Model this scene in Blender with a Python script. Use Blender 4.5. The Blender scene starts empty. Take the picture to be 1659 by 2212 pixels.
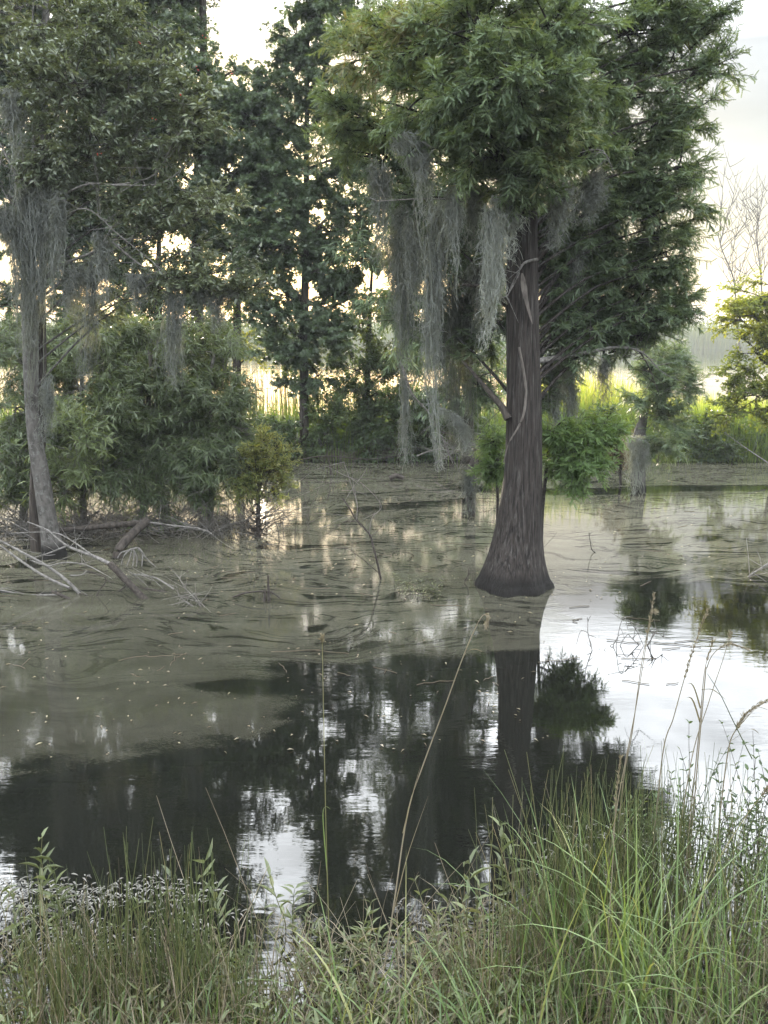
import bpy, math, random
import numpy as np
from mathutils import Vector
S = bpy.context.scene
COL = S.collection
rad = math.radians
rng = np.random.default_rng(11)
random.seed(5)

# ---------------------------------------------------------------- camera frame (photo coordinates 1659 x 2212)
PW, PH = 1659.0, 2212.0
FOC = (PH / 2) / math.tan(rad(30.0))
PITCH = rad(11.4)
EYE = np.array([0.0, 0.0, 2.4])
FW = np.array([0, math.cos(PITCH), -math.sin(PITCH)])
UP = np.array([0, math.sin(PITCH), math.cos(PITCH)])
RT = np.array([1.0, 0, 0])

def ray(px, py):
    return FW + RT * ((px - PW / 2) / FOC) + UP * ((PH / 2 - py) / FOC)

def at(px, py, y):
    d = ray(px, py)
    return EYE + d * (y / d[1])

def gp(px, py, z=0.0):
    d = ray(px, py)
    return EYE + d * ((z - EYE[2]) / d[2])

def mpp(px, py, y):                       # metres per photo pixel at that depth
    return (y / ray(px, py)[1]) / FOC

def sstep(a, b, x):
    t = np.clip((x - a) / (b - a), 0, 1)
    return t * t * (3 - 2 * t)

def unit(v):
    v = np.asarray(v, float)
    return v / np.maximum(np.linalg.norm(v, axis=-1, keepdims=True), 1e-9)

def wave(x, y, s=1.0, seed=0.0):          # cheap smooth 2-D noise
    return (np.sin(x * 1.3 * s + seed) * np.cos(y * 1.7 * s - seed * 1.7) + 0.5 * np.sin(x * 3.1 * s + y * 2.3 * s + seed * 2.1)
            + 0.3 * np.cos(x * 5.7 * s - y * 6.1 * s + seed * 3.3)) / 1.8

# ---------------------------------------------------------------- mesh collector
class MB:
    def __init__(s):
        s.v, s.f, s.t, s.m, s.n = [], [], [], [], 0
    def add(s, v, faces, tint=0.5, mat=0):
        v = np.asarray(v, np.float32).reshape(-1, 3)
        s.v.append(v)
        s.t.append(np.broadcast_to(np.asarray(tint, np.float32), (len(v),)).copy())
        for f in faces:
            f = np.asarray(f, np.int64)
            if len(f):
                s.f.append(f + s.n); s.m.append(mat)
        s.n += len(v)
    def build(s, name, mats, parent=None, loc=None, smooth=True):
        if not isinstance(mats, (list, tuple)): mats = [mats]
        v = np.concatenate(s.v)
        if loc is not None: v = v - np.asarray(loc, np.float32)
        me = bpy.data.meshes.new(name)
        nl = sum(f.size for f in s.f); npoly = sum(len(f) for f in s.f)
        me.vertices.add(len(v)); me.vertices.foreach_set('co', v.astype(np.float32).ravel())
        me.loops.add(nl); me.polygons.add(npoly)
        me.loops.foreach_set('vertex_index', np.concatenate([f.ravel() for f in s.f]).astype(np.int32))
        k = np.concatenate([np.full(len(f), f.shape[1], np.int32) for f in s.f])
        st = np.zeros(npoly, np.int32); st[1:] = np.cumsum(k)[:-1]
        me.polygons.foreach_set('loop_start', st)
        me.polygons.foreach_set('material_index', np.concatenate([np.full(len(f), m, np.int32) for f, m in zip(s.f, s.m)]))
        me.update(calc_edges=True)
        a = me.attributes.new('tint', 'FLOAT', 'POINT'); a.data.foreach_set('value', np.concatenate(s.t))
        if not smooth: me.shade_flat()
        for m in mats: me.materials.append(m)
        o = bpy.data.objects.new(name, me); COL.objects.link(o)
        if parent is not None: o.parent = parent
        elif loc is not None: o.location = tuple(float(q) for q in loc)
        return o

def frames(P):                             # P (N,K,3) -> side, normal (N,K,3)
    T = unit(np.gradient(P, axis=1))
    ref = np.where(np.abs(T[..., 2:3]) > 0.9, np.array([1.0, 0.2, 0]), np.array([0, 0, 1.0]))
    A = unit(np.cross(T, ref)); B = np.cross(T, A)
    return A, B

def tubes(mb, P, R, sides=4, tint=0.5, mat=0):
    P = np.asarray(P, float)
    if P.ndim == 2: P = P[None]
    N, K, _ = P.shape
    R = np.broadcast_to(np.asarray(R, float), (N, K))
    A, B = frames(P)
    an = np.arange(sides) * 2 * np.pi / sides
    V = P[:, :, None] + R[:, :, None, None] * (A[:, :, None] * np.cos(an)[:, None] + B[:, :, None] * np.sin(an)[:, None])
    idx = np.arange(N * K * sides).reshape(N, K, sides)
    nx = np.roll(idx, -1, 2)
    F = np.stack([idx[:, :-1], nx[:, :-1], nx[:, 1:], idx[:, 1:]], -1).reshape(-1, 4)
    tint = np.asarray(tint, float)
    if tint.ndim == 1 and len(tint) == N: tint = np.repeat(tint, K * sides)
    mb.add(V.reshape(-1, 3), [F], tint, mat)

def ribbons(mb, P, W, side=None, tint=0.5, mat=0):
    P = np.asarray(P, float); N, K, _ = P.shape
    W = np.broadcast_to(np.asarray(W, float), (N, K))
    if side is None:
        A, _b = frames(P)
        an = rng.uniform(0, np.pi, (N, 1, 1)); A = A * np.cos(an) + _b * np.sin(an)
    else:
        A = np.broadcast_to(np.asarray(side, float)[:, None], (N, K, 3))
    V = np.stack([P - A * W[..., None] / 2, P + A * W[..., None] / 2], 2)
    i = np.arange(N * K * 2).reshape(N, K, 2)
    F = np.stack([i[:, :-1, 0], i[:, :-1, 1], i[:, 1:, 1], i[:, 1:, 0]], -1).reshape(-1, 4)
    tint = np.asarray(tint, float)
    if tint.ndim == 1 and len(tint) == N: tint = np.repeat(tint, K * 2)
    mb.add(V.reshape(-1, 3), [F], tint, mat)

def smooth_path(pts, n):
    pts = np.asarray(pts, float); k = len(pts)
    t = np.linspace(0, k - 1, n); i = np.clip(t.astype(int), 0, k - 2); u = (t - i)[:, None]
    p0 = pts[np.clip(i - 1, 0, k - 1)]; p1 = pts[i]; p2 = pts[i + 1]; p3 = pts[np.clip(i + 2, 0, k - 1)]
    return 0.5 * (2 * p1 + (p2 - p0) * u + (2 * p0 - 5 * p1 + 4 * p2 - p3) * u ** 2 + (3 * p1 - p0 - 3 * p2 + p3) * u ** 3)

# ---------------------------------------------------------------- leaf shapes: x across, y along, z normal
def tpl(v, *f): return np.array(v, float), [np.array(q) for q in f]
LEAF = {
    'sprig': tpl([(-.25, 0, 0), (.25, 0, 0), (-.5, .5, .02), (.5, .5, .02), (0, 1, -.14)], [(0, 1, 3, 2)], [(2, 3, 4)]),
    'willow': tpl([(0, 0, 0), (-.5, .35, .03), (.5, .35, .03), (-.38, .7, -.08), (.38, .7, -.08), (0, 1, -.26)], [(1, 2, 4, 3)], [(0, 2, 1), (3, 4, 5)]),
    'oval': tpl([(0, 0, 0), (-.5, .42, .1), (0, .5, -.02), (.5, .42, .1), (0, 1, -.1)], [(0, 3, 4, 2), (0, 2, 4, 1)]),
    'lance': tpl([(0, 0, 0), (-.46, .3, .1), (0, .3, 0), (.46, .3, .1), (-.36, .65, .03), (0, .65, -.06), (.36, .65, .03), (0, 1, -.2)],
                 [(1, 2, 5, 4), (2, 3, 6, 5)], [(0, 2, 1), (0, 3, 2), (4, 5, 7), (5, 6, 7)]),
    'frond': tpl(sum([[(0, t, -.1 * t * t), (0, t + .2, -.1 * (t + .2) ** 2), (sg * (.5 if t < .7 else .34), t + .26, -.1 * t * t - .05)] for t in (.0, .2, .4, .6, .78) for sg in (-1, 1)], []),
                 [(3 * k, 3 * k + 1, 3 * k + 2) for k in range(10)]),
    'star': tpl([(0, .12, 0)] + [(math.sin(rad(a)) * r, .35 + math.cos(rad(a)) * r * .65, z) for a, r, z in
                ((-125, .62, -.1), (-88, .22, .02), (-62, .72, -.1), (-30, .24, .02), (0, 1, -.16), (30, .24, .02), (62, .72, -.1), (88, .22, .02), (125, .62, -.1))],
                [(0, 2, 1), (0, 4, 2), (2, 4, 3), (0, 6, 4), (4, 6, 5), (0, 8, 6), (6, 8, 7), (0, 9, 8)]),
}

def leaves(mb, kind, P, D, Nn, L, W, tint, mat=0):
    v, fs = LEAF[kind]
    n = len(P)
    D = unit(D); Sd = unit(np.cross(D, Nn)); Nn = np.cross(Sd, D)
    L = np.broadcast_to(L, (n,))[:, None, None]; W = np.broadcast_to(W, (n,))[:, None, None]
    V = P[:, None] + Sd[:, None] * v[:, 0, None] * W + D[:, None] * v[:, 1, None] * L + Nn[:, None] * v[:, 2, None] * L
    off = np.arange(n)[:, None, None] * len(v)
    mb.add(V.reshape(-1, 3), [(f[None] + off).reshape(-1, f.shape[1]) for f in fs], np.repeat(np.broadcast_to(tint, (n,)), len(v)), mat)

def rdir(n):
    return unit(rng.normal(size=(n, 3)))

# ---------------------------------------------------------------- materials
def new_mat(name):
    m = bpy.data.materials.new(name); m.use_nodes = True
    nt = m.node_tree; nt.nodes.clear()
    out = nt.nodes.new('ShaderNodeOutputMaterial')
    return m, nt, out

def ramp(nt, stops, src):
    r = nt.nodes.new('ShaderNodeValToRGB')
    while len(r.color_ramp.elements) < len(stops): r.color_ramp.elements.new(0.5)
    for e, (p, c) in zip(r.color_ramp.elements, stops):
        e.position = p; e.color = (*c, 1) if len(c) == 3 else c
    nt.links.new(src, r.inputs[0])
    return r

def leaf_mat(name, stops, trans=0.3, rough=0.5, spec=0.35, tcol=1.6):
    m, nt, out = new_mat(name)
    a = nt.nodes.new('ShaderNodeAttribute'); a.attribute_name = 'tint'
    r = ramp(nt, stops, a.outputs['Fac'])
    p = nt.nodes.new('ShaderNodeBsdfPrincipled')
    p.inputs['Roughness'].default_value = rough; p.inputs['Specular IOR Level'].default_value = spec
    nt.links.new(r.outputs[0], p.inputs['Base Color'])
    t = nt.nodes.new('ShaderNodeBsdfTranslucent')
    mul = nt.nodes.new('ShaderNodeMix'); mul.data_type = 'RGBA'; mul.blend_type = 'MULTIPLY'; mul.inputs[0].default_value = 1
    mul.inputs[7].default_value = (tcol * 1.25, tcol * 1.15, tcol * 0.45, 1)
    nt.links.new(r.outputs[0], mul.inputs[6]); nt.links.new(mul.outputs[2], t.inputs[0])
    mx = nt.nodes.new('ShaderNodeMixShader'); mx.inputs[0].default_value = trans
    nt.links.new(p.outputs[0], mx.inputs[1]); nt.links.new(t.outputs[0], mx.inputs[2])
    nt.links.new(mx.outputs[0], out.inputs[0])
    return m

def bark_mat(name, c1, c2, patch=None, scale=(14, 14, 1.6), patch_scale=9.0, patch_at=(.56, .66), bump=0.6, wet=None):
    m, nt, out = new_mat(name)
    L = nt.links.new
    tc = nt.nodes.new('ShaderNodeTexCoord'); mp = nt.nodes.new('ShaderNodeMapping'); mp.inputs['Scale'].default_value = scale
    L(tc.outputs['Object'], mp.inputs[0])
    n1 = nt.nodes.new('ShaderNodeTexNoise'); n1.inputs['Scale'].default_value = 2.2; n1.inputs['Detail'].default_value = 7; n1.inputs['Distortion'].default_value = .4
    L(mp.outputs[0], n1.inputs[0])
    r = ramp(nt, [(.32, c1), (.68, c2)], n1.outputs[0]); col = r.outputs[0]
    if patch:
        n2 = nt.nodes.new('ShaderNodeTexNoise'); n2.inputs['Scale'].default_value = patch_scale; n2.inputs['Detail'].default_value = 10; n2.inputs['Roughness'].default_value = .74
        L(mp.outputs[0] if scale[2] < 3 else tc.outputs['Object'], n2.inputs[0])
        rr = ramp(nt, [(patch_at[0], (0, 0, 0)), (patch_at[1], (1, 1, 1))], n2.outputs[0])
        mx = nt.nodes.new('ShaderNodeMix'); mx.data_type = 'RGBA'; L(rr.outputs[0], mx.inputs[0]); L(col, mx.inputs[6]); mx.inputs[7].default_value = (*patch, 1)
        col = mx.outputs[2]
    if wet:                                 # a dark tide mark on the bark itself
        sp = nt.nodes.new('ShaderNodeSeparateXYZ'); L(tc.outputs['Object'], sp.inputs[0])
        ad = nt.nodes.new('ShaderNodeMath'); ad.operation = 'MULTIPLY_ADD'; L(n1.outputs[0], ad.inputs[0]); ad.inputs[1].default_value = -.12; L(sp.outputs[2], ad.inputs[2])
        rr = ramp(nt, [(max(wet - .06, 0), (1, 1, 1)), (wet + .03, (0, 0, 0))], ad.outputs[0])
        mx = nt.nodes.new('ShaderNodeMix'); mx.data_type = 'RGBA'; L(rr.outputs[0], mx.inputs[0]); L(col, mx.inputs[6]); mx.inputs[7].default_value = (.012, .011, .01, 1)
        col = mx.outputs[2]
    p = nt.nodes.new('ShaderNodeBsdfPrincipled'); p.inputs['Roughness'].default_value = .85; p.inputs['Specular IOR Level'].default_value = .2
    L(col, p.inputs['Base Color'])
    b = nt.nodes.new('ShaderNodeBump'); b.inputs['Strength'].default_value = bump; b.inputs['Distance'].default_value = .02
    L(n1.outputs[0], b.inputs['Height']); L(b.outputs[0], p.inputs['Normal'])
    L(p.outputs[0], out.inputs[0])
    return m

M = {}
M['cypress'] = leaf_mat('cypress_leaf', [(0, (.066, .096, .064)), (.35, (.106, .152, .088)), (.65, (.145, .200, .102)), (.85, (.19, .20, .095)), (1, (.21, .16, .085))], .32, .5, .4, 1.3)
M['rust'] = leaf_mat('rusty_leaf', [(0, (.070, .048, .028)), (1, (.12, .075, .040))], .2, .6)
M['bay'] = leaf_mat('bay_leaf', [(0, (.085, .112, .074)), (.5, (.135, .168, .106)), (.85, (.19, .22, .115)), (1, (.24, .24, .08))], .24, .32, .8, 1.0)
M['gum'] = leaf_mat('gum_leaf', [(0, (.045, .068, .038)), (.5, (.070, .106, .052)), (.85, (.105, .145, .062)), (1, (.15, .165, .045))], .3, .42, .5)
M['willow'] = leaf_mat('willow_leaf', [(0, (.062, .090, .046)), (.5, (.105, .140, .068)), (.85, (.148, .192, .080)), (1, (.19, .215, .06))], .28, .42, .5)
M['shrub'] = leaf_mat('shrub_leaf', [(0, (0.041, 0.067, 0.036)), (.5, (0.070, 0.106, 0.046)), (1, (0.120, 0.150, 0.048))], .3, .5)
M['sunny'] = leaf_mat('sunny_leaf', [(0, (.060, .085, .020)), (.5, (.12, .155, .035)), (1, (.20, .22, .05))], .42, .5)
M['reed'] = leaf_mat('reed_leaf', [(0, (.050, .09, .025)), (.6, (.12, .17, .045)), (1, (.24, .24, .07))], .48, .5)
M['far_reed'] = leaf_mat('far_reed_leaf', [(0, (.045, .068, .022)), (.6, (.07, .10, .032)), (1, (.11, .12, .04))], .35, .6)
M['grass'] = leaf_mat('grass_blade', [(0, (.040, .066, .022)), (.4, (.076, .125, .042)), (.75, (.13, .185, .070)), (1, (.19, .20, .08))], .25, .42, .5)
M['rush'] = leaf_mat('rush_stem', [(0, (.035, .050, .018)), (.5, (.075, .095, .032)), (.8, (.125, .125, .05)), (1, (.20, .16, .09))], .1, .5)
M['weed'] = leaf_mat('weed_leaf', [(0, (.045, .060, .025)), (.5, (.095, .118, .048)), (.8, (.14, .17, .07)), (1, (.17, .12, .06))], .2, .38, .6)
M['straw'] = leaf_mat('dry_straw', [(0, (.07, .055, .035)), (.5, (.15, .125, .085)), (1, (.30, .27, .20))], .15, .6)
M['litter'] = leaf_mat('floating_debris', [(0, (.04, .038, .03)), (.5, (.12, .115, .10)), (1, (.23, .225, .20))], .05, .35, .6)
M['spray'] = leaf_mat('low_spray_leaf', [(0, (.070, .120, .045)), (.6, (.115, .185, .065)), (1, (.17, .22, .075))], .34, .5)
M['young'] = leaf_mat('young_cypress_leaf', [(0, (.08, .11, .035)), (.6, (.13, .165, .05)), (1, (.20, .20, .065))], .3, .55)
M['moss'] = leaf_mat('hanging_moss', [(0, (.095, .103, .098)), (.5, (.195, .210, .200)), (1, (.32, .34, .32))], .25, .8, .1, 1.0)
M['berry'] = leaf_mat('red_berry', [(0, (.35, .03, .02)), (1, (.5, .05, .03))], 0.0, .35)
M['bark_cypress'] = bark_mat('cypress_bark', (.008, .0068, .0062), (.047, .040, .036), (.085, .079, .074), (26, 26, 1.7), 1.7, (.52, .66), 1.0, .13)
M['bark_grey'] = bark_mat('lichen_bark', (.045, .042, .039), (.12, .113, .105), (.13, .13, .122), (10, 10, 4), 19, (.52, .60), .5, .10)
M['bark_dark'] = bark_mat('dark_bark', (.022, .019, .017), (.075, .064, .055))
M['twig'] = bark_mat('grey_twig', (.075, .068, .060), (.19, .18, .165), None, (20, 20, 20))
M['twig_dark'] = bark_mat('wet_twig', (.02, .017, .015), (.07, .06, .052), None, (20, 20, 20))
M['deadwood'] = bark_mat('dead_wood', (.075, .07, .065), (.22, .21, .198), None, (14, 14, 14))
M['vine'] = bark_mat('vine_bark', (.07, .06, .054), (.15, .135, .12), None, (14, 14, 5))

# ---------------------------------------------------------------- object helpers
def tag(o, label, cat, group=None, kind=None):
    if label: o['label'] = label
    if cat: o['category'] = cat
    if group: o['group'] = group
    if kind: o['kind'] = kind
    return o

def root(name, loc, label, cat, group=None):
    o = bpy.data.objects.new(name, None); COL.objects.link(o)
    o.location = tuple(float(q) for q in loc); o.empty_display_size = .2
    return tag(o, label, cat, group)

# ---------------------------------------------------------------- trunk and crown
def trunk_mesh(mb, pts, radii, sides=40, rings=60, flute=0.0, lump=0.02, mat=0):
    P = smooth_path(pts, rings)
    R = np.interp(np.linspace(0, 1, rings), np.linspace(0, 1, len(radii)), radii)
    an = np.arange(sides) * 2 * np.pi / sides
    h = P[:, 2:3]
    RR = R[:, None] * (1 + lump * wave(an[None] * 2 + 3, h * 2.1, 1.0, 2.0) + flute * R[:, None] / R.max() * (np.cos(an[None] * 7 + h * .7 + .9 * np.sin(an[None] * 3 + 1)) + .5 * np.cos(an[None] * 4 + 2 - h)) + flute * .4 * np.cos(an[None] * 17 + 1.3 + h + 1.5 * np.sin(an[None] * 2 + h * .5)) + flute * .35 * wave(an[None] * 9, h * 1.2, 1.0, 3.0))
    if flute > .015: RR = RR * (1 + .085 * (R[:, None] / R.max()) ** 3 * np.cos(an[None] * 6 + .8 * np.sin(an[None] * 2 + 2)) + .03 * (R[:, None] / R.max()) ** 2 * np.cos(an[None] * 11 + 1))
    V = P[:, None] + RR[..., None] * np.stack([np.cos(an), np.sin(an), 0 * an], -1)[None]
    idx = np.arange(rings * sides).reshape(rings, sides); nx = np.roll(idx, -1, 1)
    mb.add(V.reshape(-1, 3), [np.stack([idx[:-1], nx[:-1], nx[1:], idx[1:]], -1).reshape(-1, 4)], .5, mat)
    return P

KIND = {  # leaf, length, width, twig length, leaves per twig, droop
    'cypress': ('sprig', .125, .017, .30, 17, .55), 'feather': ('frond', .076, .017, .21, 24, .25),
    'bay': ('oval', .070, .023, .24, 16, .05),
    'gum': ('star', .095, .095, .30, 12, .3),
    'willow': ('willow', .125, .012, .32, 18, .32),
    'shrub': ('oval', .075, .034, .30, 12, .15),
    'fine': ('sprig', .060, .010, .20, 16, .05),
}

def crown(wood, leaf, lobes, tpath, kind, dens=1.0, limb_r=.03, size=1.0, limbs=True, up=0.1, base_tint=.4, spread=1.0):
    lk, LL, LW, TL, nl, droop = KIND[kind]
    LL, LW, TL = LL * size, LW * size, TL * size
    for lb in lobes:
        px, py, y, rx, rz = lb[:5]
        tb = lb[5] if len(lb) > 5 else base_tint
        dd = (lb[6] if len(lb) > 6 else 1.0) * dens
        C = at(px, py, y); k = mpp(px, py, y)
        R = np.array([rx * k, max(rx, rz) * k * .8, rz * k])
        hd = np.linalg.norm(C[:2] - tpath[:, :2].mean(0))
        j = np.argmin(np.abs(tpath[:, 2] - (C[2] - .45 * hd)))
        A = tpath[j]
        if limbs:
            mid = (A + C) / 2 + np.array([0, 0, .12 * hd]) + rng.normal(0, .06, 3)
            P = smooth_path([A, mid, C + rng.normal(0, .03, 3)], 9)
            tubes(wood, P, np.linspace(limb_r, limb_r * .3, 9) * (.55 if hd > 1.2 else 1), 6)
        area = 4 * math.pi * ((R[0] * R[1]) ** 1.6 / 3 + (R[0] * R[2]) ** 1.6 / 3 + (R[1] * R[2]) ** 1.6 / 3) ** (1 / 1.6)
        nsec = max(6, int(area * 7.0 / (TL / .3) ** 1.2 * dd ** .5)); ntw = max(4, int(12 * dd ** .5))
        nl_ = int(6 + 9 * hd / TL * .3) if limbs and kind in ('cypress', 'feather', 'bay', 'gum') else 0
        d = rdir(nsec); E = C + d * R * rng.uniform(.6, 1.08, (nsec, 1)) * spread
        st = A + (C - A) * rng.uniform(.7, 1.05, (nsec, 1)) if limbs else C + rng.normal(0, .1, (nsec, 3)) * R
        Mi = (st + E) / 2 + np.array([0, 0, .10]) * np.linalg.norm(E - st, axis=1, keepdims=True) + rng.normal(0, .03, (nsec, 3))
        t = np.linspace(0, 1, 6)[None, :, None]
        Pc = (1 - t) ** 2 * st[:, None] + 2 * t * (1 - t) * Mi[:, None] + t ** 2 * E[:, None]
        tubes(wood, Pc, np.linspace(limb_r * .32, .0028, 6)[None] * np.ones((nsec, 1)), 4)
        ti = rng.uniform(.22, 1, (nsec, ntw)) ** .75
        tt = ti[..., None]
        pos = (1 - tt) ** 2 * st[:, None] + 2 * tt * (1 - tt) * Mi[:, None] + tt ** 2 * E[:, None]
        tan = unit(2 * (1 - tt) * (Mi - st)[:, None] + 2 * tt * (E - Mi)[:, None])
        outw = unit((pos - C) / R ** 1.3)
        dr = unit(.6 * tan + .55 * outw + .65 * rng.normal(size=pos.shape) * np.array([1, 1, .6]) + np.array([0, 0, up]))
        sect = np.repeat(rng.normal(0, .09, nsec), ntw)
        if nl_:
            q_ = rng.integers(3, 9, nl_); pe = P[q_] + rng.normal(0, .05, (nl_, 3)); de = unit(rng.normal(size=(nl_, 3)) * np.array([1, 1, .6]) + np.array([0, 0, -.1]))
            pos = np.concatenate([pos.reshape(-1, 3), pe]); dr = np.concatenate([dr.reshape(-1, 3), de]); sect = np.concatenate([sect, np.full(nl_, -.08)])
        pos = pos.reshape(-1, 3); dr = dr.reshape(-1, 3); n = len(pos)
        tl = TL * rng.uniform(.55, 1.2, n)
        s = np.linspace(0, 1, 4)[None, :, None]
        tp = pos[:, None] + dr[:, None] * (tl[:, None, None] * s) + np.array([0, 0, -1.]) * (droop * .35 * tl[:, None, None] * s ** 2)
        tubes(wood, tp, np.linspace(.0035, .0016, 4), 3)
        m = nl
        u = rng.uniform(.08, 1.0, (n, m)); uu = u[..., None]
        lp = pos[:, None] + dr[:, None] * (tl[:, None, None] * uu) + np.array([0, 0, -1.]) * (droop * .35 * tl[:, None, None] * uu ** 2)
        side = unit(np.cross(dr, rng.normal(0, .35, (n, 3)) + np.array([0, 0, 1.])))
        sg = np.where(np.arange(m) % 2, 1.0, -1.0)[None, :, None]
        ld = unit(.6 * dr[:, None] + .8 * side[:, None] * sg + .35 * rng.normal(size=(n, m, 3)) + np.array([0, 0, -droop]))
        nrm = unit(np.array([0, 0, 1.]) + .55 * rng.normal(size=(n, m, 3)))
        if kind == 'gum': nrm = unit(np.array([0, -.5, .8]) + .6 * rng.normal(size=(n, m, 3)))
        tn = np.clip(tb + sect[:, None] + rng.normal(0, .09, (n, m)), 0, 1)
        sz = rng.uniform(.7, 1.2, n * m)
        leaves(leaf, lk, lp.reshape(-1, 3), ld.reshape(-1, 3), nrm.reshape(-1, 3), LL * sz, LW * sz * rng.uniform(.8, 1.2, n * m), tn.ravel())

def px_path(pts):                           # (px, py, depth, half-width px) -> points, radii
    P = np.array([at(p[0], p[1], p[2]) for p in pts]); R = np.array([p[3] * mpp(p[0], p[1], p[2]) for p in pts])
    return P, R

def tree(name, label, cat, trunk, lobes, kind, bark, leafm, group=None, dens=1.0, limb_r=.03, sides=20, rings=40, flute=0.0, size=1.0, up=.1, base_tint=.4,
         sink=.5, extra=None, lump=.03, wood_in='trunk'):
    P, R = px_path(trunk)
    base = P[0].copy()
    rt = root(name, base, label, cat, group)
    b2 = P[0] + (P[0] - P[1]) * .01; b2 = np.array([P[0][0], P[0][1], P[0][2] - sink])
    PP = np.vstack([b2, P]); RR = np.concatenate([[R[0] * 1.05], R])
    w = MB(); lf = MB()
    tp = trunk_mesh(w, PP, RR, sides, rings, flute, lump)
    crown(w, lf, lobes, tp, kind, dens, limb_r, size, True, up, base_tint)
    w.build('trunk', M[bark], rt, base)
    lf.build('crown', M[leafm], rt, base)
    return rt

# ================================================================ SETTING
def ground_z(x, y):
    near = .75 - .75 * sstep(-.5, 2.7, y) - .9 * sstep(2.6, 5.5, y)
    edge = 16.5 + .35 * wave(x, x * .3, .8, 1.0)
    strip = sstep(edge - .5, edge + .9, y) * 1.25 - sstep(22.5, 25.5, y) * 2.0
    far = sstep(138, 150, y) * 2.4
    z = near + strip + far
    return z + .03 * wave(x, y, 1.9, .3) * sstep(3.2, 2.2, y) * 1.0 + .04 * wave(x, y, 2.3, 4) * (np.abs(y - 19) < 4)

xs = np.concatenate([np.linspace(-900, -40, 12), np.linspace(-34, -12, 12), np.linspace(-11.5, 11.5, 116), np.linspace(12, 34, 12), np.linspace(40, 900, 12)])
ys = np.concatenate([np.linspace(-300, -8, 8), np.linspace(-6, -1, 6), np.linspace(-.8, 6, 60), np.linspace(6.5, 15, 18), np.linspace(15.2, 26, 70), np.linspace(28, 135, 12), np.linspace(138, 152, 12), np.linspace(170, 1500, 10)])
X, Y = np.meshgrid(xs, ys); Z = ground_z(X, Y)
i = np.arange(X.size).reshape(X.shape)
g = MB(); g.add(np.stack([X, Y, Z], -1), [np.stack([i[:-1, :-1], i[:-1, 1:], i[1:, 1:], i[1:, :-1]], -1).reshape(-1, 4)])
m, nt, out = new_mat('mud')
tc = nt.nodes.new('ShaderNodeTexCoord'); n1 = nt.nodes.new('ShaderNodeTexNoise'); n1.inputs['Scale'].default_value = 3; n1.inputs['Detail'].default_value = 8
nt.links.new(tc.outputs['Object'], n1.inputs[0])
r = ramp(nt, [(.3, (.022, .020, .012)), (.55, (.045, .042, .022)), (.75, (.06, .07, .028))], n1.outputs[0])
p = nt.nodes.new('ShaderNodeBsdfPrincipled'); p.inputs['Roughness'].default_value = .9
nt.links.new(r.outputs[0], p.inputs['Base Color'])
b = nt.nodes.new('ShaderNodeBump'); b.inputs['Distance'].default_value = .05; nt.links.new(n1.outputs[0], b.inputs['Height']); nt.links.new(b.outputs[0], p.inputs['Normal'])
nt.links.new(p.outputs[0], out.inputs[0])
tag(g.build('ground', m), None, None, None, 'structure')

# water ------------------------------------------------------------
m, nt, out = new_mat('pond_water'); L = nt.links.new
tc = nt.nodes.new('ShaderNodeTexCoord')
def noise(scale3, sc, det, rough=.5, dist=0.0):
    mp = nt.nodes.new('ShaderNodeMapping'); mp.inputs['Scale'].default_value = scale3; L(tc.outputs['Object'], mp.inputs[0])
    n = nt.nodes.new('ShaderNodeTexNoise'); n.inputs['Scale'].default_value = sc; n.inputs['Detail'].default_value = det; n.inputs['Roughness'].default_value = rough; n.inputs['Distortion'].default_value = dist
    L(mp.outputs[0], n.inputs[0]); return n
na = noise((1, 3.2, 1), 3.2, 2); nb = noise((1, 4.0, 1), 13, 2); nm = noise((.6, .9, 1), .7, 2)
rm = ramp(nt, [(.42, (.12, .12, .12)), (.62, (1, 1, 1))], nm.outputs[0])
mu = nt.nodes.new('ShaderNodeMath'); mu.operation = 'MULTIPLY_ADD'; L(nb.outputs[0], mu.inputs[0]); mu.inputs[1].default_value = .22; L(na.outputs[0], mu.inputs[2])
b = nt.nodes.new('ShaderNodeBump'); b.inputs['Distance'].default_value = .012; L(mu.outputs[0], b.inputs['Height'])
bs = nt.nodes.new('ShaderNodeMath'); bs.operation = 'MULTIPLY'; L(rm.outputs[0], bs.inputs[0]); bs.inputs[1].default_value = .13; L(bs.outputs[0], b.inputs['Strength'])
p = nt.nodes.new('ShaderNodeBsdfPrincipled'); p.inputs['Base Color'].default_value = (.006, .0065, .005, 1); p.inputs['Roughness'].default_value = .02
p.inputs['IOR'].default_value = 1.95
L(b.outputs[0], p.inputs['Normal']); L(p.outputs[0], out.inputs[0])
wx = np.array([-900, -40, -12, 12, 40, 900.]); wy = np.array([-3, 2, 8, 16, 26, 60, 170, 200.])
X, Y = np.meshgrid(wx, wy); i = np.arange(X.size).reshape(X.shape)
g = MB(); g.add(np.stack([X, Y, X * 0], -1), [np.stack([i[:-1, :-1], i[:-1, 1:], i[1:, 1:], i[1:, :-1]], -1).reshape(-1, 4)])
tag(g.build('water', m), None, None, None, 'structure')

# duckweed film -----------------------------------------------------
outline = [(-700, 1760), (0, 1655), (300, 1618), (520, 1585), (625, 1545), (560, 1500), (400, 1478), (520, 1448), (760, 1425), (1010, 1412), (1195, 1388), (1215, 1350), (1190, 1300), (1260, 1270), (1420, 1250), (1650, 1290), (1900, 1290), (2700, 1200)]
poly = np.array([gp(*q)[:2] for q in outline])
x = np.arange(-9, 12.01, .06); y = np.arange(3.6, 16.6, .06)
X, Y = np.meshgrid(x, y)
edge = np.interp(X, poly[np.argsort(poly[:, 0], kind='stable'), 0], poly[np.argsort(poly[:, 0], kind='stable'), 1])
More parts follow.
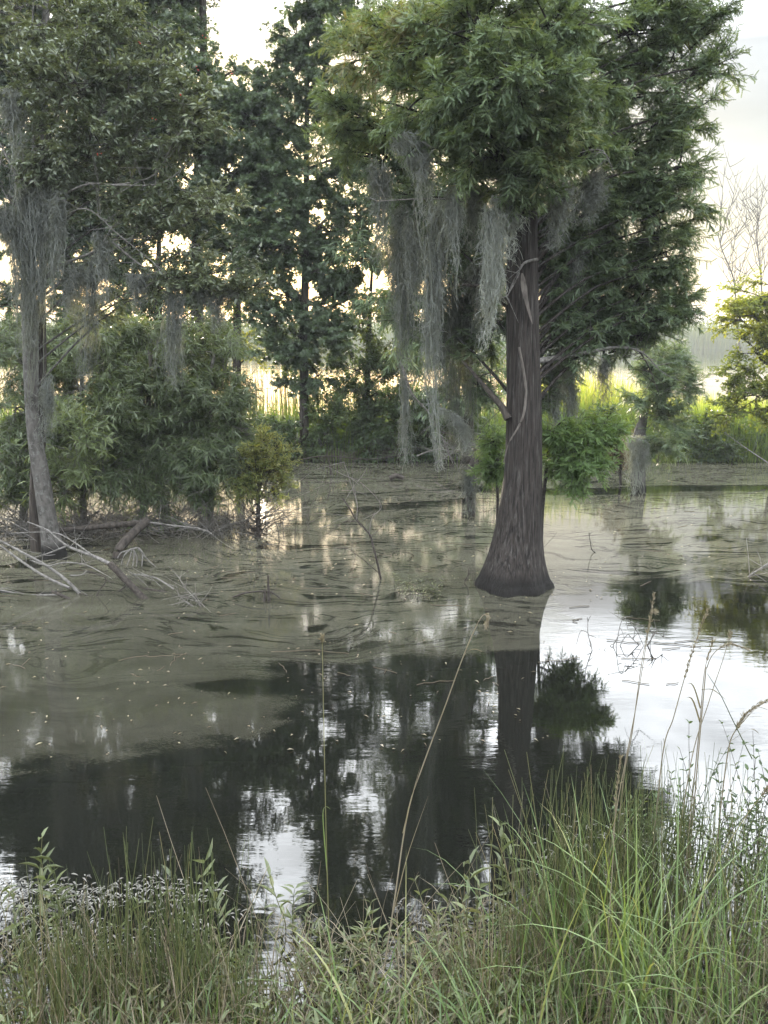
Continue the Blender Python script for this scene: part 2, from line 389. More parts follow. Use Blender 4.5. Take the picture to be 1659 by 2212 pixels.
# signed distance to the drawn outline
def seg_dist(px_, py_, pl):
    d = np.full(px_.shape, 1e9)
    for a, b_ in zip(pl[:-1], pl[1:]):
        ab = b_ - a; t = np.clip(((px_ - a[0]) * ab[0] + (py_ - a[1]) * ab[1]) / (ab @ ab), 0, 1)
        d = np.minimum(d, np.hypot(px_ - a[0] - t * ab[0], py_ - a[1] - t * ab[1]))
    return d
def inside(px_, py_, pl):
    c = np.zeros(px_.shape, bool)
    for a, b_ in zip(pl, np.roll(pl, -1, 0)):
        cond = ((a[1] > py_) != (b_[1] > py_)) & (px_ < (b_[0] - a[0]) * (py_ - a[1]) / (b_[1] - a[1] + 1e-12) + a[0])
        c ^= cond
    return c
closed = np.vstack([poly, [[30, 17.5]], [[-30, 17.5]]])
sd = seg_dist(X, Y, poly) * np.where(inside(X, Y, closed), 1, -1)
cov = np.clip(.5 + sd * 1.6 + .10 * wave(X * 2, Y * 2, 1.2, 3), 0, 1)
cov *= 1 - .50 * sstep(1.5, 2.6, X - (Y - 8) * .25) * sstep(11.8, 8.5, Y)          # thinner skin where the open sky is mirrored
dark_arc = np.abs(Y - (13.55 + .10 * (X - 3) ** 2 * .35 + .12 * np.sin(X * 1.7)))
cov *= 1 - .8 * sstep(.42, .22, dark_arc) * sstep(.2, 1.4, X)                     # open lane of dark water before the far bank
lane = np.abs(Y - (12.2 + .45 * X - .06 * X * X)); cov *= 1 - .75 * sstep(.4, .15, lane) * sstep(-1.2, -.4, X) * sstep(2.4, 1.2, X)
keep = cov > .02
i = np.arange(X.size).reshape(X.shape)
q = np.stack([i[:-1, :-1], i[:-1, 1:], i[1:, 1:], i[1:, :-1]], -1).reshape(-1, 4)
q = q[(keep.ravel()[q]).any(1)]
used = np.unique(q); remap = np.full(X.size, -1); remap[used] = np.arange(len(used))
g = MB(); g.add(np.stack([X, Y, X * 0 + .004], -1).reshape(-1, 3)[used], [remap[q]], cov.ravel()[used])
m, nt, out = new_mat('duckweed_film'); L = nt.links.new
tc = nt.nodes.new('ShaderNodeTexCoord')
at_ = nt.nodes.new('ShaderNodeAttribute'); at_.attribute_name = 'tint'
warp = noise((.55, .8, 1), 1.1, 2)
sub = nt.nodes.new('ShaderNodeVectorMath'); sub.operation = 'SUBTRACT'; L(warp.outputs['Color'], sub.inputs[0]); sub.inputs[1].default_value = (.5, .5, .5)
scl = nt.nodes.new('ShaderNodeVectorMath'); scl.operation = 'MULTIPLY'; L(sub.outputs[0], scl.inputs[0]); scl.inputs[1].default_value = (1.6, 1.7, 0)
add = nt.nodes.new('ShaderNodeVectorMath'); add.operation = 'ADD'; L(tc.outputs['Object'], add.inputs[0]); L(scl.outputs[0], add.inputs[1])
mp = nt.nodes.new('ShaderNodeMapping'); mp.inputs['Scale'].default_value = (.42, 2.1, 1); L(add.outputs[0], mp.inputs[0])
sw = nt.nodes.new('ShaderNodeTexNoise'); sw.inputs['Scale'].default_value = 1.5; sw.inputs['Detail'].default_value = 10; sw.inputs['Roughness'].default_value = .60; sw.inputs['Distortion'].default_value = .5
L(mp.outputs[0], sw.inputs[0])
# thin swirl lines where the noise crosses its middle, plus open patches
d1 = nt.nodes.new('ShaderNodeMath'); d1.operation = 'SUBTRACT'; L(sw.outputs[0], d1.inputs[0]); d1.inputs[1].default_value = .5
d2 = nt.nodes.new('ShaderNodeMath'); d2.operation = 'ABSOLUTE'; L(d1.outputs[0], d2.inputs[0])
lines = ramp(nt, [(.003, (.08, .08, .08)), (.018, (1, 1, 1))], d2.outputs[0])
patch = ramp(nt, [(.60, (1, 1, 1)), (.62, (.06, .06, .06))], sw.outputs[0])
fine = noise((1, 1.6, 1), 55, 3, .7)
fr = ramp(nt, [(.34, (.72, .72, .72)), (.52, (1, 1, 1))], fine.outputs[0])
def mul2(a, b_):
    k = nt.nodes.new('ShaderNodeMath'); k.operation = 'MULTIPLY'; L(a, k.inputs[0]); L(b_, k.inputs[1]); return k.outputs[0]
spx = nt.nodes.new('ShaderNodeSeparateXYZ'); L(add.outputs[0], spx.inputs[0])
mr = nt.nodes.new('ShaderNodeMapRange'); L(spx.outputs[1], mr.inputs[0]); mr.inputs[1].default_value = 5.8; mr.inputs[2].default_value = 7.2; mr.inputs[3].default_value = .8; mr.inputs[4].default_value = 0
lp_ = mul2(lines.outputs[0], patch.outputs[0])
mxx = nt.nodes.new('ShaderNodeMath'); mxx.operation = 'MAXIMUM'; L(lp_, mxx.inputs[0]); L(mr.outputs[0], mxx.inputs[1])     # the near film lies smooth and unbroken
hole = mul2(mxx.outputs[0], fr.outputs[0])
e1 = nt.nodes.new('ShaderNodeMath'); e1.operation = 'MULTIPLY_ADD'; L(sw.outputs[0], e1.inputs[0]); e1.inputs[1].default_value = 1.5; L(at_.outputs['Fac'], e1.inputs[2])
e2 = nt.nodes.new('ShaderNodeMath'); e2.operation = 'MULTIPLY_ADD'; L(fine.outputs[0], e2.inputs[0]); e2.inputs[1].default_value = 1.0; L(e1.outputs[0], e2.inputs[2])
e3 = nt.nodes.new('ShaderNodeMath'); e3.operation = 'SUBTRACT'; L(e2.outputs[0], e3.inputs[0]); e3.inputs[1].default_value = 1.25
cr = ramp(nt, [(.36, (0, 0, 0)), (.47, (1, 1, 1))], e3.outputs[0])                # ragged flecked fringe
alpha = mul2(hole, cr.outputs[0])
al2 = nt.nodes.new('ShaderNodeMath'); al2.operation = 'MULTIPLY'; L(alpha, al2.inputs[0]); mr2 = nt.nodes.new('ShaderNodeMapRange'); L(spx.outputs[1], mr2.inputs[0]); mr2.inputs[1].default_value = 5.5; mr2.inputs[2].default_value = 9.5; mr2.inputs[3].default_value = .30; mr2.inputs[4].default_value = .92; L(mr2.outputs[0], al2.inputs[1])   # thinner film towards the open water
colr = ramp(nt, [(.3, (.072, .070, .049)), (.5, (.107, .104, .076)), (.75, (.152, .149, .111))], noise((.5, 1.0, 1), 3.0, 9, .66).outputs[0])
p = nt.nodes.new('ShaderNodeBsdfPrincipled'); p.inputs['Roughness'].default_value = .025; p.inputs['IOR'].default_value = 1.6
L(colr.outputs[0], p.inputs['Base Color'])
b = nt.nodes.new('ShaderNodeBump'); b.inputs['Distance'].default_value = .002; b.inputs['Strength'].default_value = .05; L(fine.outputs[0], b.inputs['Height']); L(b.outputs[0], p.inputs['Normal'])
tr = nt.nodes.new('ShaderNodeBsdfTransparent'); mx = nt.nodes.new('ShaderNodeMixShader')
L(al2.outputs[0], mx.inputs[0]); L(tr.outputs[0], mx.inputs[1]); L(p.outputs[0], mx.inputs[2]); L(mx.outputs[0], out.inputs[0])
tag(g.build('duckweed_film', m), 'pale olive duckweed film swirling over the still pond', 'duckweed', None, 'stuff')

# scraps floating on the film
mb = MB(); P = np.vstack([np.array([gp(rng.uniform(-100, 1200), rng.uniform(1180, 1640)) for _ in range(260)]), np.array([gp(rng.uniform(-100, 1750), rng.uniform(1020, 1300)) for _ in range(420)])])
P[:, 2] = .008; n = len(P)
leaves(mb, 'oval', P, rng.normal(size=(n, 3)) * [1, 1, .03], unit(np.array([0, 0, 1.]) + .08 * rng.normal(size=(n, 3))), rng.uniform(.012, .05, n), rng.uniform(.005, .016, n), np.clip(rng.normal(.55, .35, n), 0, 1))
k = 90; Q = np.array([gp(rng.uniform(-100, 1500), rng.uniform(1050, 1480)) for _ in range(k)]); az = rng.uniform(0, 6.28, k); sl_ = np.linspace(-.5, .5, 6)[None, :, None]
T = Q[:, None] + np.stack([np.cos(az), np.sin(az) * .6, 0 * az], -1)[:, None] * sl_ * rng.uniform(.08, .4, (k, 1, 1)) + np.array([0, 0, .006]) + rng.normal(0, .006, (k, 6, 3)) * [1, 1, .1]
tubes(mb, T, .0028, 4, .1)
tag(mb.build('floating_scraps', M['straw']), 'leaf scraps and twig bits caught on the duckweed film', 'leaf litter', None, 'stuff')

# far shore ----------------------------------------------------------
def reed_bed(name, label, n, xr, yr, hr, w, mat, tr=(.2, .9), lean=.15, z0=None, K=5, hfun=None):
    mb = MB()
    x = rng.uniform(*xr, n); y = rng.uniform(*yr, n)
    h = rng.uniform(*hr, n)
    if hfun is not None: h = h * hfun(x, y)
    z = ground_z(x, y) if z0 is None else np.full(n, z0)
    s = np.linspace(0, 1, K)[None, :, None]
    az = rng.uniform(0, 6.28, n); ln = np.abs(rng.normal(0, lean, n))
    off = np.stack([np.cos(az) * ln, np.sin(az) * ln, np.zeros(n)], -1)
    P = np.stack([x, y, z], -1)[:, None] + h[:, None, None] * (s * np.array([0, 0, 1.]) + off[:, None] * s ** 2)
    W = w * np.linspace(1, .15, K)[None] * rng.uniform(.6, 1.3, (n, 1))
    a2 = rng.uniform(0, np.pi, n)
    ribbons(mb, P, W, np.stack([np.cos(a2), np.sin(a2) * .4, 0 * a2], -1), rng.uniform(*tr, n))
    return tag(mb.build(name, mat), label, 'reeds', None, 'stuff')

reed_bed('far_reeds', 'pale band of reeds along the far lake shore', 16000, (-75, 75), (141, 156), (2.6, 4.2), .22, M['far_reed'], (.2, .9), .12, None, 4)
mb = MB()
for k in range(46):
    c = np.array([rng.uniform(-170, 170), rng.uniform(235, 300), 0]); h = rng.uniform(3.2, 5.2)
    n = 260; d = rdir(n); R = np.array([h * 1.1, h * .6, h * .52])
    P = c + np.array([0, 0, h * .48]) + d * R * rng.uniform(.75, 1.05, (n, 1))
    leaves(mb, 'oval', P, rdir(n), d, h * .22, h * .16, rng.uniform(.1, .6, n))
tag(mb.build('distant_treeline', M['shrub']), 'hazy low line of trees beyond the far lake shore', 'far trees', None, 'stuff')

# reeds on the strip of land between pond and lake
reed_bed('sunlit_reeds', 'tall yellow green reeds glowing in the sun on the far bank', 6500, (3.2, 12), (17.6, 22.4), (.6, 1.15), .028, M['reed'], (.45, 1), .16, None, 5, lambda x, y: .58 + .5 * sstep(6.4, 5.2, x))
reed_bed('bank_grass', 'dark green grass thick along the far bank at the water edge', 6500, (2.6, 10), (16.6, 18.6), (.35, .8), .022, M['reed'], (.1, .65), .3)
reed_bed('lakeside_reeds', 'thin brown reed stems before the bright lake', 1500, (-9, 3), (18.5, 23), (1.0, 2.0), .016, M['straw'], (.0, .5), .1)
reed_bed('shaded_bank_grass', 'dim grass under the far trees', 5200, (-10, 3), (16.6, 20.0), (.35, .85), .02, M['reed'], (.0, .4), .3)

# ================================================================ MAIN CYPRESS
Yc = 8.25
trunk = [(1108, 1272, Yc, 79), (1109, 1245, Yc, 70), (1113, 1205, Yc, 59), (1118, 1160, Yc, 51), (1124, 1100, Yc, 45), (1129, 1030, Yc, 40), (1131, 950, Yc, 38), (1131, 850, Yc, 37), (1129, 720, Yc, 35),
         (1128, 600, Yc, 34), (1130, 450, Yc, 31), (1132, 300, Yc, 28), (1133, 120, Yc, 24), (1133, -80, Yc, 17), (1130, -300, Yc, 9), (1128, -420, Yc, 4)]
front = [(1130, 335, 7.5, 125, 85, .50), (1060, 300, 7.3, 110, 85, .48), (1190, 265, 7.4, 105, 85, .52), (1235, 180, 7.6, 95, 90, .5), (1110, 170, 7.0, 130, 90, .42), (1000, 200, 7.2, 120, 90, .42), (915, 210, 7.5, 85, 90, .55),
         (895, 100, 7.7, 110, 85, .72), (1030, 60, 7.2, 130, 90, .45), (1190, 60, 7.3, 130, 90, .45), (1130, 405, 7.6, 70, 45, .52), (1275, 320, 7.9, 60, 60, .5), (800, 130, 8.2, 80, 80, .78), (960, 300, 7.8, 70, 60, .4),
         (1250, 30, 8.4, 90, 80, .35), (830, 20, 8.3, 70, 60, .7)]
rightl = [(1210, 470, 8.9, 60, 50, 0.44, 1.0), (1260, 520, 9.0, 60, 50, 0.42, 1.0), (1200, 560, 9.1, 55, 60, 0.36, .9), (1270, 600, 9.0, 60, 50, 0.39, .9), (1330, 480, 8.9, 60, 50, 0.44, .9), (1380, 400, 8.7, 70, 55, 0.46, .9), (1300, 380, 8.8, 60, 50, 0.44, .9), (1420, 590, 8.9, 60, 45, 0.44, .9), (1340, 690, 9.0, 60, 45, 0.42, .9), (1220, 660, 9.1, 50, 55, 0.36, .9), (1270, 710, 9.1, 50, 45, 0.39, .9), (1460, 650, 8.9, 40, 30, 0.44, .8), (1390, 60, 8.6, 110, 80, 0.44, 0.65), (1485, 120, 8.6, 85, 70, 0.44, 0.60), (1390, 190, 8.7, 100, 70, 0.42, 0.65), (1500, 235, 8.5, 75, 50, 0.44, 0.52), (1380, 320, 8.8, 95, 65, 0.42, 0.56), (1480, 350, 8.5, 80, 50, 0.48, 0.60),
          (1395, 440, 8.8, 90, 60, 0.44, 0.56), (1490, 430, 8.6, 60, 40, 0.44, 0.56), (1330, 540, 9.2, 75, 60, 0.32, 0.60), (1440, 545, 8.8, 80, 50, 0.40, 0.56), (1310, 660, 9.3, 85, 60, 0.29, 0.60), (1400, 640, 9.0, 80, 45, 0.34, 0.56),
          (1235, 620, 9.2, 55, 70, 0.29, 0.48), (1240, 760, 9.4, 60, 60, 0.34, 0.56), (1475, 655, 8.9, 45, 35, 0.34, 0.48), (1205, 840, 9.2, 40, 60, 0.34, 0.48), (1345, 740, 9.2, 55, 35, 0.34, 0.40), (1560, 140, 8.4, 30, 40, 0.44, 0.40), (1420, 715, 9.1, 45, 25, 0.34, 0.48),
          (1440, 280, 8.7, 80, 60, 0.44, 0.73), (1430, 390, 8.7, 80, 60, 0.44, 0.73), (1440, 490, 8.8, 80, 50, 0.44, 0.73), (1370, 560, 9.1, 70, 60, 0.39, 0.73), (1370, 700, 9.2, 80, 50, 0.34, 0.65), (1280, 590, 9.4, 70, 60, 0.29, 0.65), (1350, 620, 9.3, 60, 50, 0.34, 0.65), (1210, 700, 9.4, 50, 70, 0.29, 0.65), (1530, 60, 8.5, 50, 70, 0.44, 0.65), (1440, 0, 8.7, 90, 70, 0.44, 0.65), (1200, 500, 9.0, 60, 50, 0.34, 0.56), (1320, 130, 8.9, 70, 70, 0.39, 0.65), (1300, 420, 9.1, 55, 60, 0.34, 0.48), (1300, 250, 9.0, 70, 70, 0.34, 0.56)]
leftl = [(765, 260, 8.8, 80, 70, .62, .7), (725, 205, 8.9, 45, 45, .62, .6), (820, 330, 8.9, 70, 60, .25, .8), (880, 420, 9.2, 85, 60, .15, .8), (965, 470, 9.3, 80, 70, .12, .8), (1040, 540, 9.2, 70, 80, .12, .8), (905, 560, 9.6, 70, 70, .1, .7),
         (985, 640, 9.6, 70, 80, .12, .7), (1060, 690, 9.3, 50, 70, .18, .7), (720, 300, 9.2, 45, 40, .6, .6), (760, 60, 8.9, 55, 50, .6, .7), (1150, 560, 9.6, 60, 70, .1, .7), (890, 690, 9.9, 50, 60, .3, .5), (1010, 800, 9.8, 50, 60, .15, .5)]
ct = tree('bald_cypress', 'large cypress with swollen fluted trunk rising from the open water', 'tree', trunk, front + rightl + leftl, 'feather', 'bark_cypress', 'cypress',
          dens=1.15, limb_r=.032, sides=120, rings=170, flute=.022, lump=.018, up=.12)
cb = np.array(ct.location)
def branch(parent, base, pts, r0, r1, mat, twigs=0, tl=.3, name='branch', sides=6, n=14, tr=.004):
    """one bare branch: (px, py, depth) points with thin side twigs"""
    P = smooth_path([at(*q) for q in pts], n); w = MB()
    tubes(w, P, np.linspace(r0, r1, n), sides)
    if twigs:
        k = rng.integers(max(1, n // 5), n, twigs); d = unit(rng.normal(size=(twigs, 3)) * np.array([1, .6, .8]) + np.array([0, 0, .25]))
        l = tl * rng.uniform(.4, 1.2, twigs)[:, None, None]; s = np.linspace(0, 1, 5)[None, :, None]
        T = P[k][:, None] + d[:, None] * l * s + rng.normal(0, .12, (twigs, 1, 3)) * l * s ** 2
        w2 = MB(); tubes(w2, T, np.linspace(tr, tr * .35, 5), 4)
        o = w.build(name, M[mat], parent, base)
        if parent is None: o.location = tuple(base)
        o2 = w2.build('twig_spray', M[mat], o, base)
        o2['kind'] = 'stuff'
        return o
    return w.build(name, M[mat], parent, base)
branch(ct, cb, [(1098, 905, 8.15), (1085, 880, 8.2), (1060, 850, 8.3), (1030, 815, 8.5), (1000, 780, 8.7)], .04, .010, 'bark_dark', 14, .35)
branch(ct, cb, [(1095, 655, 8.2), (1075, 640, 8.2), (1040, 620, 8.4), (1000, 615, 8.6)], .045, .012, 'bark_dark', 10, .4)
branch(ct, cb, [(1160, 780, 8.3), (1250, 765, 8.6), (1330, 750, 8.8), (1385, 760, 8.9), (1425, 800, 8.9)], .03, .004, 'deadwood', 26, .35, 'dead_branch')
branch(ct, cb, [(1380, 757, 8.9), (1400, 790, 8.9), (1425, 855, 8.9)], .009, .003, 'twig_dark', 10, .2, 'dead_branch')
branch(ct, cb, [(1160, 560, 8.1), (1130, 570, 7.95), (1115, 605, 7.9), (1095, 640, 7.9)], .014, .004, 'deadwood', 8, .25, 'dead_branch')
branch(ct, cb, [(1000, 430, 7.6), (900, 430, 7.6), (815, 435, 7.7)], .009, .003, 'twig', 6, .2, 'dead_branch')
branch(ct, cb, [(1240, 60, 7.3), (1260, 45, 7.2), (1285, 20, 7.1)], .007, .003, 'deadwood', 8, .22, 'dead_branch')
branch(ct, cb, [(1250, 330, 7.6), (1300, 325, 7.6), (1325, 370, 7.6)], .006, .003, 'deadwood', 3, .15, 'dead_branch')
# peeling strip of bark
w = MB(); P = smooth_path([at(1128, 590, 8.02), at(1135, 640, 8.0), at(1150, 700, 7.98)], 10); ribbons(w, P[None], np.array([[.02, .04, .06, .07, .06, .05, .04, .03, .02, .008]]) * .8, np.array([[1., .2, 0]]))
w.build('bark_strip', M['vine'], ct, cb)

# vine on the trunk
vp = [(1088, 1000, 7.985), (1098, 960, 7.97), (1118, 925, 7.98), (1131, 895, 7.985), (1136, 850, 7.985), (1131, 800, 7.985), (1125, 770, 7.985), (1121, 750, 8.0)]
P = smooth_path([at(*q) for q in vp], 40); w = MB(); tubes(w, P, np.concatenate([np.linspace(.004, .013, 20), np.linspace(.013, .011, 20)]), 8)
tag(w.build('climbing_vine', M['vine'], None, P[0]), 'pale bare vine stem snaking up the cypress trunk', 'vine')

# ================================================================ SPANISH MOSS
def moss(pts, wpx, n, label, tint=.5, name='hanging_moss', fuzz=1.0, taper=.75, group=None, depth=.5):
    """beard of curled strands hanging along (px, py, depth) points, wpx wide at the top"""
    A = np.array([at(*q) for q in pts]); k = mpp(*pts[0]); W = wpx * k
    mb = MB(); K = 18
    axis = smooth_path(A, 60)
    nc = max(4, n // 11); cl = rng.integers(0, nc, n)                 # strands gather in uneven tufts, each with its own length and sway
    cx = rng.uniform(-.5, .5, nc); cs0 = rng.uniform(0, .35, nc) ** 1.3; cl_ = np.clip(rng.beta(1.6, 1.5, nc), .2, 1.0)
    cl_[rng.integers(0, nc, max(1, nc // 5))] = 1.0
    s0 = np.clip(cs0[cl] + rng.uniform(-.06, .12, n), 0, .6); s1 = np.minimum(s0 + cl_[cl] * rng.uniform(.55, 1.0, n), 1)
    off = np.stack([cx[cl] + rng.normal(0, .10, n), rng.uniform(-.5, .5, nc)[cl] * depth + rng.normal(0, .08, n), np.zeros(n)], -1) * W
    sway = np.stack([rng.normal(0, .10, nc), rng.normal(0, .08, nc), np.zeros(nc)], -1)[cl] * W
    u = np.linspace(0, 1, K)[None]; ss = s0[:, None] + (s1 - s0)[:, None] * u
    ax = np.stack([np.interp(ss.ravel(), np.linspace(0, 1, 60), axis[:, j]).reshape(ss.shape) for j in range(3)], -1)
    wob = np.cumsum(rng.normal(0, .0095, (n, K, 3)), 1) * np.array([1, 1, .2])
    conv = off - np.stack([cx[cl] * W, 0 * off[:, 1], 0 * off[:, 2]], -1)
    P = ax + (off - conv)[:, None] * (1 - taper * ss[..., None]) + conv[:, None] * (1 - .8 * u[..., None]) + sway[:, None] * np.sin(u * 4 + cx[cl][:, None] * 9)[..., None] + wob
    tn = np.clip(tint + rng.normal(0, .12, n), 0, 1)
    ribbons(mb, P, np.linspace(.0065, .003, K)[None] * rng.uniform(.7, 1.3, (n, 1)), None, tn)
    m_ = int(n * 18 * fuzz)                                        # curly side hairs
    a = rng.integers(0, n, m_); c = rng.integers(1, K, m_)
    st = P[a, c]; d = unit(rng.normal(size=(m_, 3)) * np.array([1, 1, .5]) + np.array([0, 0, -.7])); l = rng.uniform(.02, .08, m_)[:, None, None]
    q = np.linspace(0, 1, 4)[None, :, None]
    H = st[:, None] + d[:, None] * l * q + np.array([0, 0, -.5]) * l * q ** 2 + rng.normal(0, .55, (m_, 1, 3)) * l * q * (1 - q) * 2
    ribbons(mb, H, np.linspace(.0042, .002, 4), None, np.repeat(0, m_) + tn[a])
    return tag(mb.build(name, M['moss'], None, A[0]), label, 'spanish moss', group or 'beards of moss hanging in the trees')

G1 = 'beards of moss hanging from the cypress'
moss([(868, 285, 7.5), (900, 330, 7.5), (918, 390, 7.5), (928, 475, 7.5)], 62, 120, 'broad grey moss sweep slanting out below the leftmost green spray of the cypress', .55, group=G1)
moss([(822, 325, 8.3), (820, 430, 8.3), (815, 560, 8.3)], 42, 70, 'thin dim moss beard hanging at the outer left edge of the cypress', .35, group=G1)
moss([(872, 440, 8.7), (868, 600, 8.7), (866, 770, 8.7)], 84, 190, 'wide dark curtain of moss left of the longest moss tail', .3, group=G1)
moss([(925, 430, 7.9), (930, 600, 7.9), (930, 760, 7.9), (936, 900, 7.9), (942, 1005, 7.9)], 52, 150, 'longest moss tail of the cypress, ragged tip almost touching the water', .5, group=G1)
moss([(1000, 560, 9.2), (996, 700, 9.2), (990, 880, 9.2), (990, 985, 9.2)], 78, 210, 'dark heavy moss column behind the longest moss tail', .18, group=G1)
moss([(972, 395, 7.6), (976, 500, 7.6), (978, 640, 7.6)], 32, 80, 'slim pale moss streamer with pointed tip left of the brightest moss beard', .6, group=G1)
moss([(1068, 420, 7.5), (1068, 520, 7.5), (1062, 640, 7.5), (1058, 745, 7.5)], 42, 170, 'brightest and densest moss beard, hanging just left of the thick trunk', .78, group=G1)
moss([(1100, 430, 7.6), (1102, 500, 7.6), (1100, 565, 7.6)], 28, 55, 'short pale moss tuft hanging in front of the thick trunk', .65, group=G1)
moss([(1205, 385, 7.8), (1205, 450, 7.8), (1200, 535, 7.8)], 70, 110, 'wide short moss fringe just right of the upper trunk', .5, group=G1)
moss([(1275, 365, 8.2), (1270, 430, 8.2), (1265, 490, 8.2)], 64, 100, 'moss fringe with the bright sky behind it under the right side of the cypress', .5, group=G1)
moss([(1022, 400, 7.9), (1025, 460, 7.9), (1026, 540, 7.9)], 40, 60, 'short ragged moss tuft between the slim streamer and the brightest beard', .42, group=G1)
moss([(1195, 770, 8.9), (1200, 840, 8.9), (1200, 945, 8.9)], 60, 120, 'low broad moss beard against the right side of the thick trunk', .5, group=G1)
moss([(1232, 790, 9.0), (1235, 870, 9.0), (1232, 965, 9.0)], 26, 55, 'narrow low moss strand beside the broad beard right of the trunk', .4, group=G1)
moss([(1300, 770, 9.0), (1303, 810, 9.0), (1298, 870, 9.0)], 22, 40, 'small dark moss tuft dangling from the grey dead twigs right of the trunk', .3, group=G1)
moss([(868, 770, 9.0), (876, 850, 9.0), (873, 930, 9.0), (874, 1000, 9.0)], 18, 45, 'single thin moss cord reaching down to the far bank left of the longest tail', .5, group=G1)
moss([(955, 880, 8.6), (975, 900, 8.6), (1000, 930, 8.6), (1008, 975, 8.6)], 30, 50, 'loose pale moss snagged low between the longest tail and the trunk', .6, group=G1)
moss([(845, 500, 8.9), (850, 600, 8.9), (850, 690, 8.9)], 34, 60, 'faint moss beard among dark leaves next to the wide dark curtain', .3, group=G1)
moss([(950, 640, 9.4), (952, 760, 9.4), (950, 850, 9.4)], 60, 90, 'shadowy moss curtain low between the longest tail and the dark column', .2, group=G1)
moss([(900, 470, 8.3), (902, 600, 8.3), (904, 735, 8.3)], 46, 70, 'thin pale moss veil between the wide dark curtain and the longest tail', .48, group=G1)
moss([(1030, 560, 8.6), (1030, 640, 8.6), (1034, 730, 8.6)], 40, 50, 'thin moss wisp behind the tip of the brightest beard', .38, group=G1)
moss([(1240, 520, 8.6), (1242, 580, 8.6), (1240, 650, 8.6)], 44, 50, 'wispy moss among the leaves right of the bare upper trunk', .42, group=G1)
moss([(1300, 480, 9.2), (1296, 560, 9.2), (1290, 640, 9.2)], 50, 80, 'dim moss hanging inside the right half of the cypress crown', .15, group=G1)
# moss-laden drooping branch
db = branch(None, at(870, 800, 8.6), [(868, 790, 8.6), (890, 850, 8.6), (925, 890, 8.6), (955, 945, 8.6), (978, 1000, 8.6)], .012, .005, 'twig', 14, .25, 'dead_limb')
tag(db, 'grey broken limb slung low under the moss left of the trunk', 'branch'); db.location = tuple(at(870, 800, 8.6))

# ================================================================ LEFT BAY TREE
Yl = 9.45
ltr = [(118, 1202, Yl, 27), (108, 1150, Yl, 20), (98, 1085, Yl, 18), (88, 1020, Yl, 17), (76, 950, Yl, 15.5), (69, 880, Yl, 14), (67, 800, Yl, 16), (65, 720, Yl, 16), (62, 620, Yl, 16), (62, 500, Yl, 15), (70, 400, Yl, 13), (85, 280, Yl, 11), (95, 150, Yl, 9), (100, 0, Yl, 7), (105, -150, Yl, 3)]
bayl = [(70, 50, 9.2, 110, 80, .6), (200, 40, 9.0, 110, 80, .5), (320, 50, 9.3, 95, 70, .4), (50, 190, 9.3, 90, 70, .5), (160, 180, 8.7, 110, 80, .42), (280, 170, 8.9, 105, 75, .42), (390, 210, 8.9, 85, 60, .45), (455, 235, 8.8, 50, 45, .6, .7),
        (120, 310, 9.0, 100, 70, .42), (235, 300, 8.8, 100, 70, .4), (340, 300, 8.8, 80, 60, .42), (440, 310, 8.8, 55, 40, .55, .6), (210, 410, 9.2, 80, 45, .4, .7), (310, 420, 9.0, 80, 50, .42, .7), (400, 430, 9.0, 80, 50, .5, .7), (480, 445, 8.9, 60, 40, .65, .6),
        (330, 520, 9.1, 80, 45, .45, .65), (420, 530, 9.0, 75, 40, .5, .6), (490, 590, 9.0, 65, 35, .55, .6), (400, 600, 9.1, 60, 30, .5, .5), (30, 330, 9.3, 60, 60, .45, .6), (110, 420, 9.4, 50, 35, .5, .5), (540, 620, 9.0, 30, 20, .6, .5), (30, 20, 9.6, 80, 60, .75, .8)]
lt = tree('bay_tree', 'leaning lichen spotted tree draped in moss at the left of the pond', 'tree', ltr, bayl, 'bay', 'bark_grey', 'bay', dens=.72, limb_r=.022, sides=36, rings=120, lump=.05, up=.25, flute=.01)
lb = np.array(lt.location)
w = MB(); P, R = px_path([(80, 1185, 9.7, 15), (78, 1100, 9.7, 15), (80, 1020, 9.65, 14), (86, 950, 9.6, 13), (88, 905, 9.55, 12), (90, 850, 9.55, 9), (92, 760, 9.55, 8), (90, 640, 9.55, 8), (95, 500, 9.5, 6), (110, 400, 9.5, 5)])
trunk_mesh(w, np.vstack([P[0] - [0, 0, .5], P]), np.concatenate([R[:1], R]), 20, 80, .02, .06); w.build('stem', M['bark_dark'], lt, lb)
for pts, r in (([(70, 640, 9.4), (120, 580, 9.2), (200, 545, 9.1), (240, 520, 9.0), (320, 515, 9.0)], .022), ([(240, 520, 9.0), (300, 570, 9.0), (355, 600, 9.0), (400, 615, 9.0), (470, 620, 9.0)], .012),
               ([(90, 420, 9.3), (40, 380, 9.0), (10, 330, 9.0), (-30, 250, 9.0)], .018), ([(80, 430, 9.3), (30, 440, 9.1), (0, 400, 9.0)], .014), ([(90, 450, 9.2), (180, 400, 8.9), (260, 400, 8.7), (350, 395, 8.7), (420, 340, 8.7)], .012),
               ([(100, 300, 9.2), (130, 220, 9.0), (150, 120, 8.9)], .014), ([(240, 400, 8.8), (330, 380, 8.7), (380, 300, 8.7), (430, 230, 8.7)], .008), ([(100, 500, 9.2), (180, 450, 8.9), (260, 510, 8.8), (360, 590, 8.8)], .008)):
    branch(lt, lb, pts, r, .003, 'deadwood', 14, .3, 'branch', 6, 18)
w = MB()
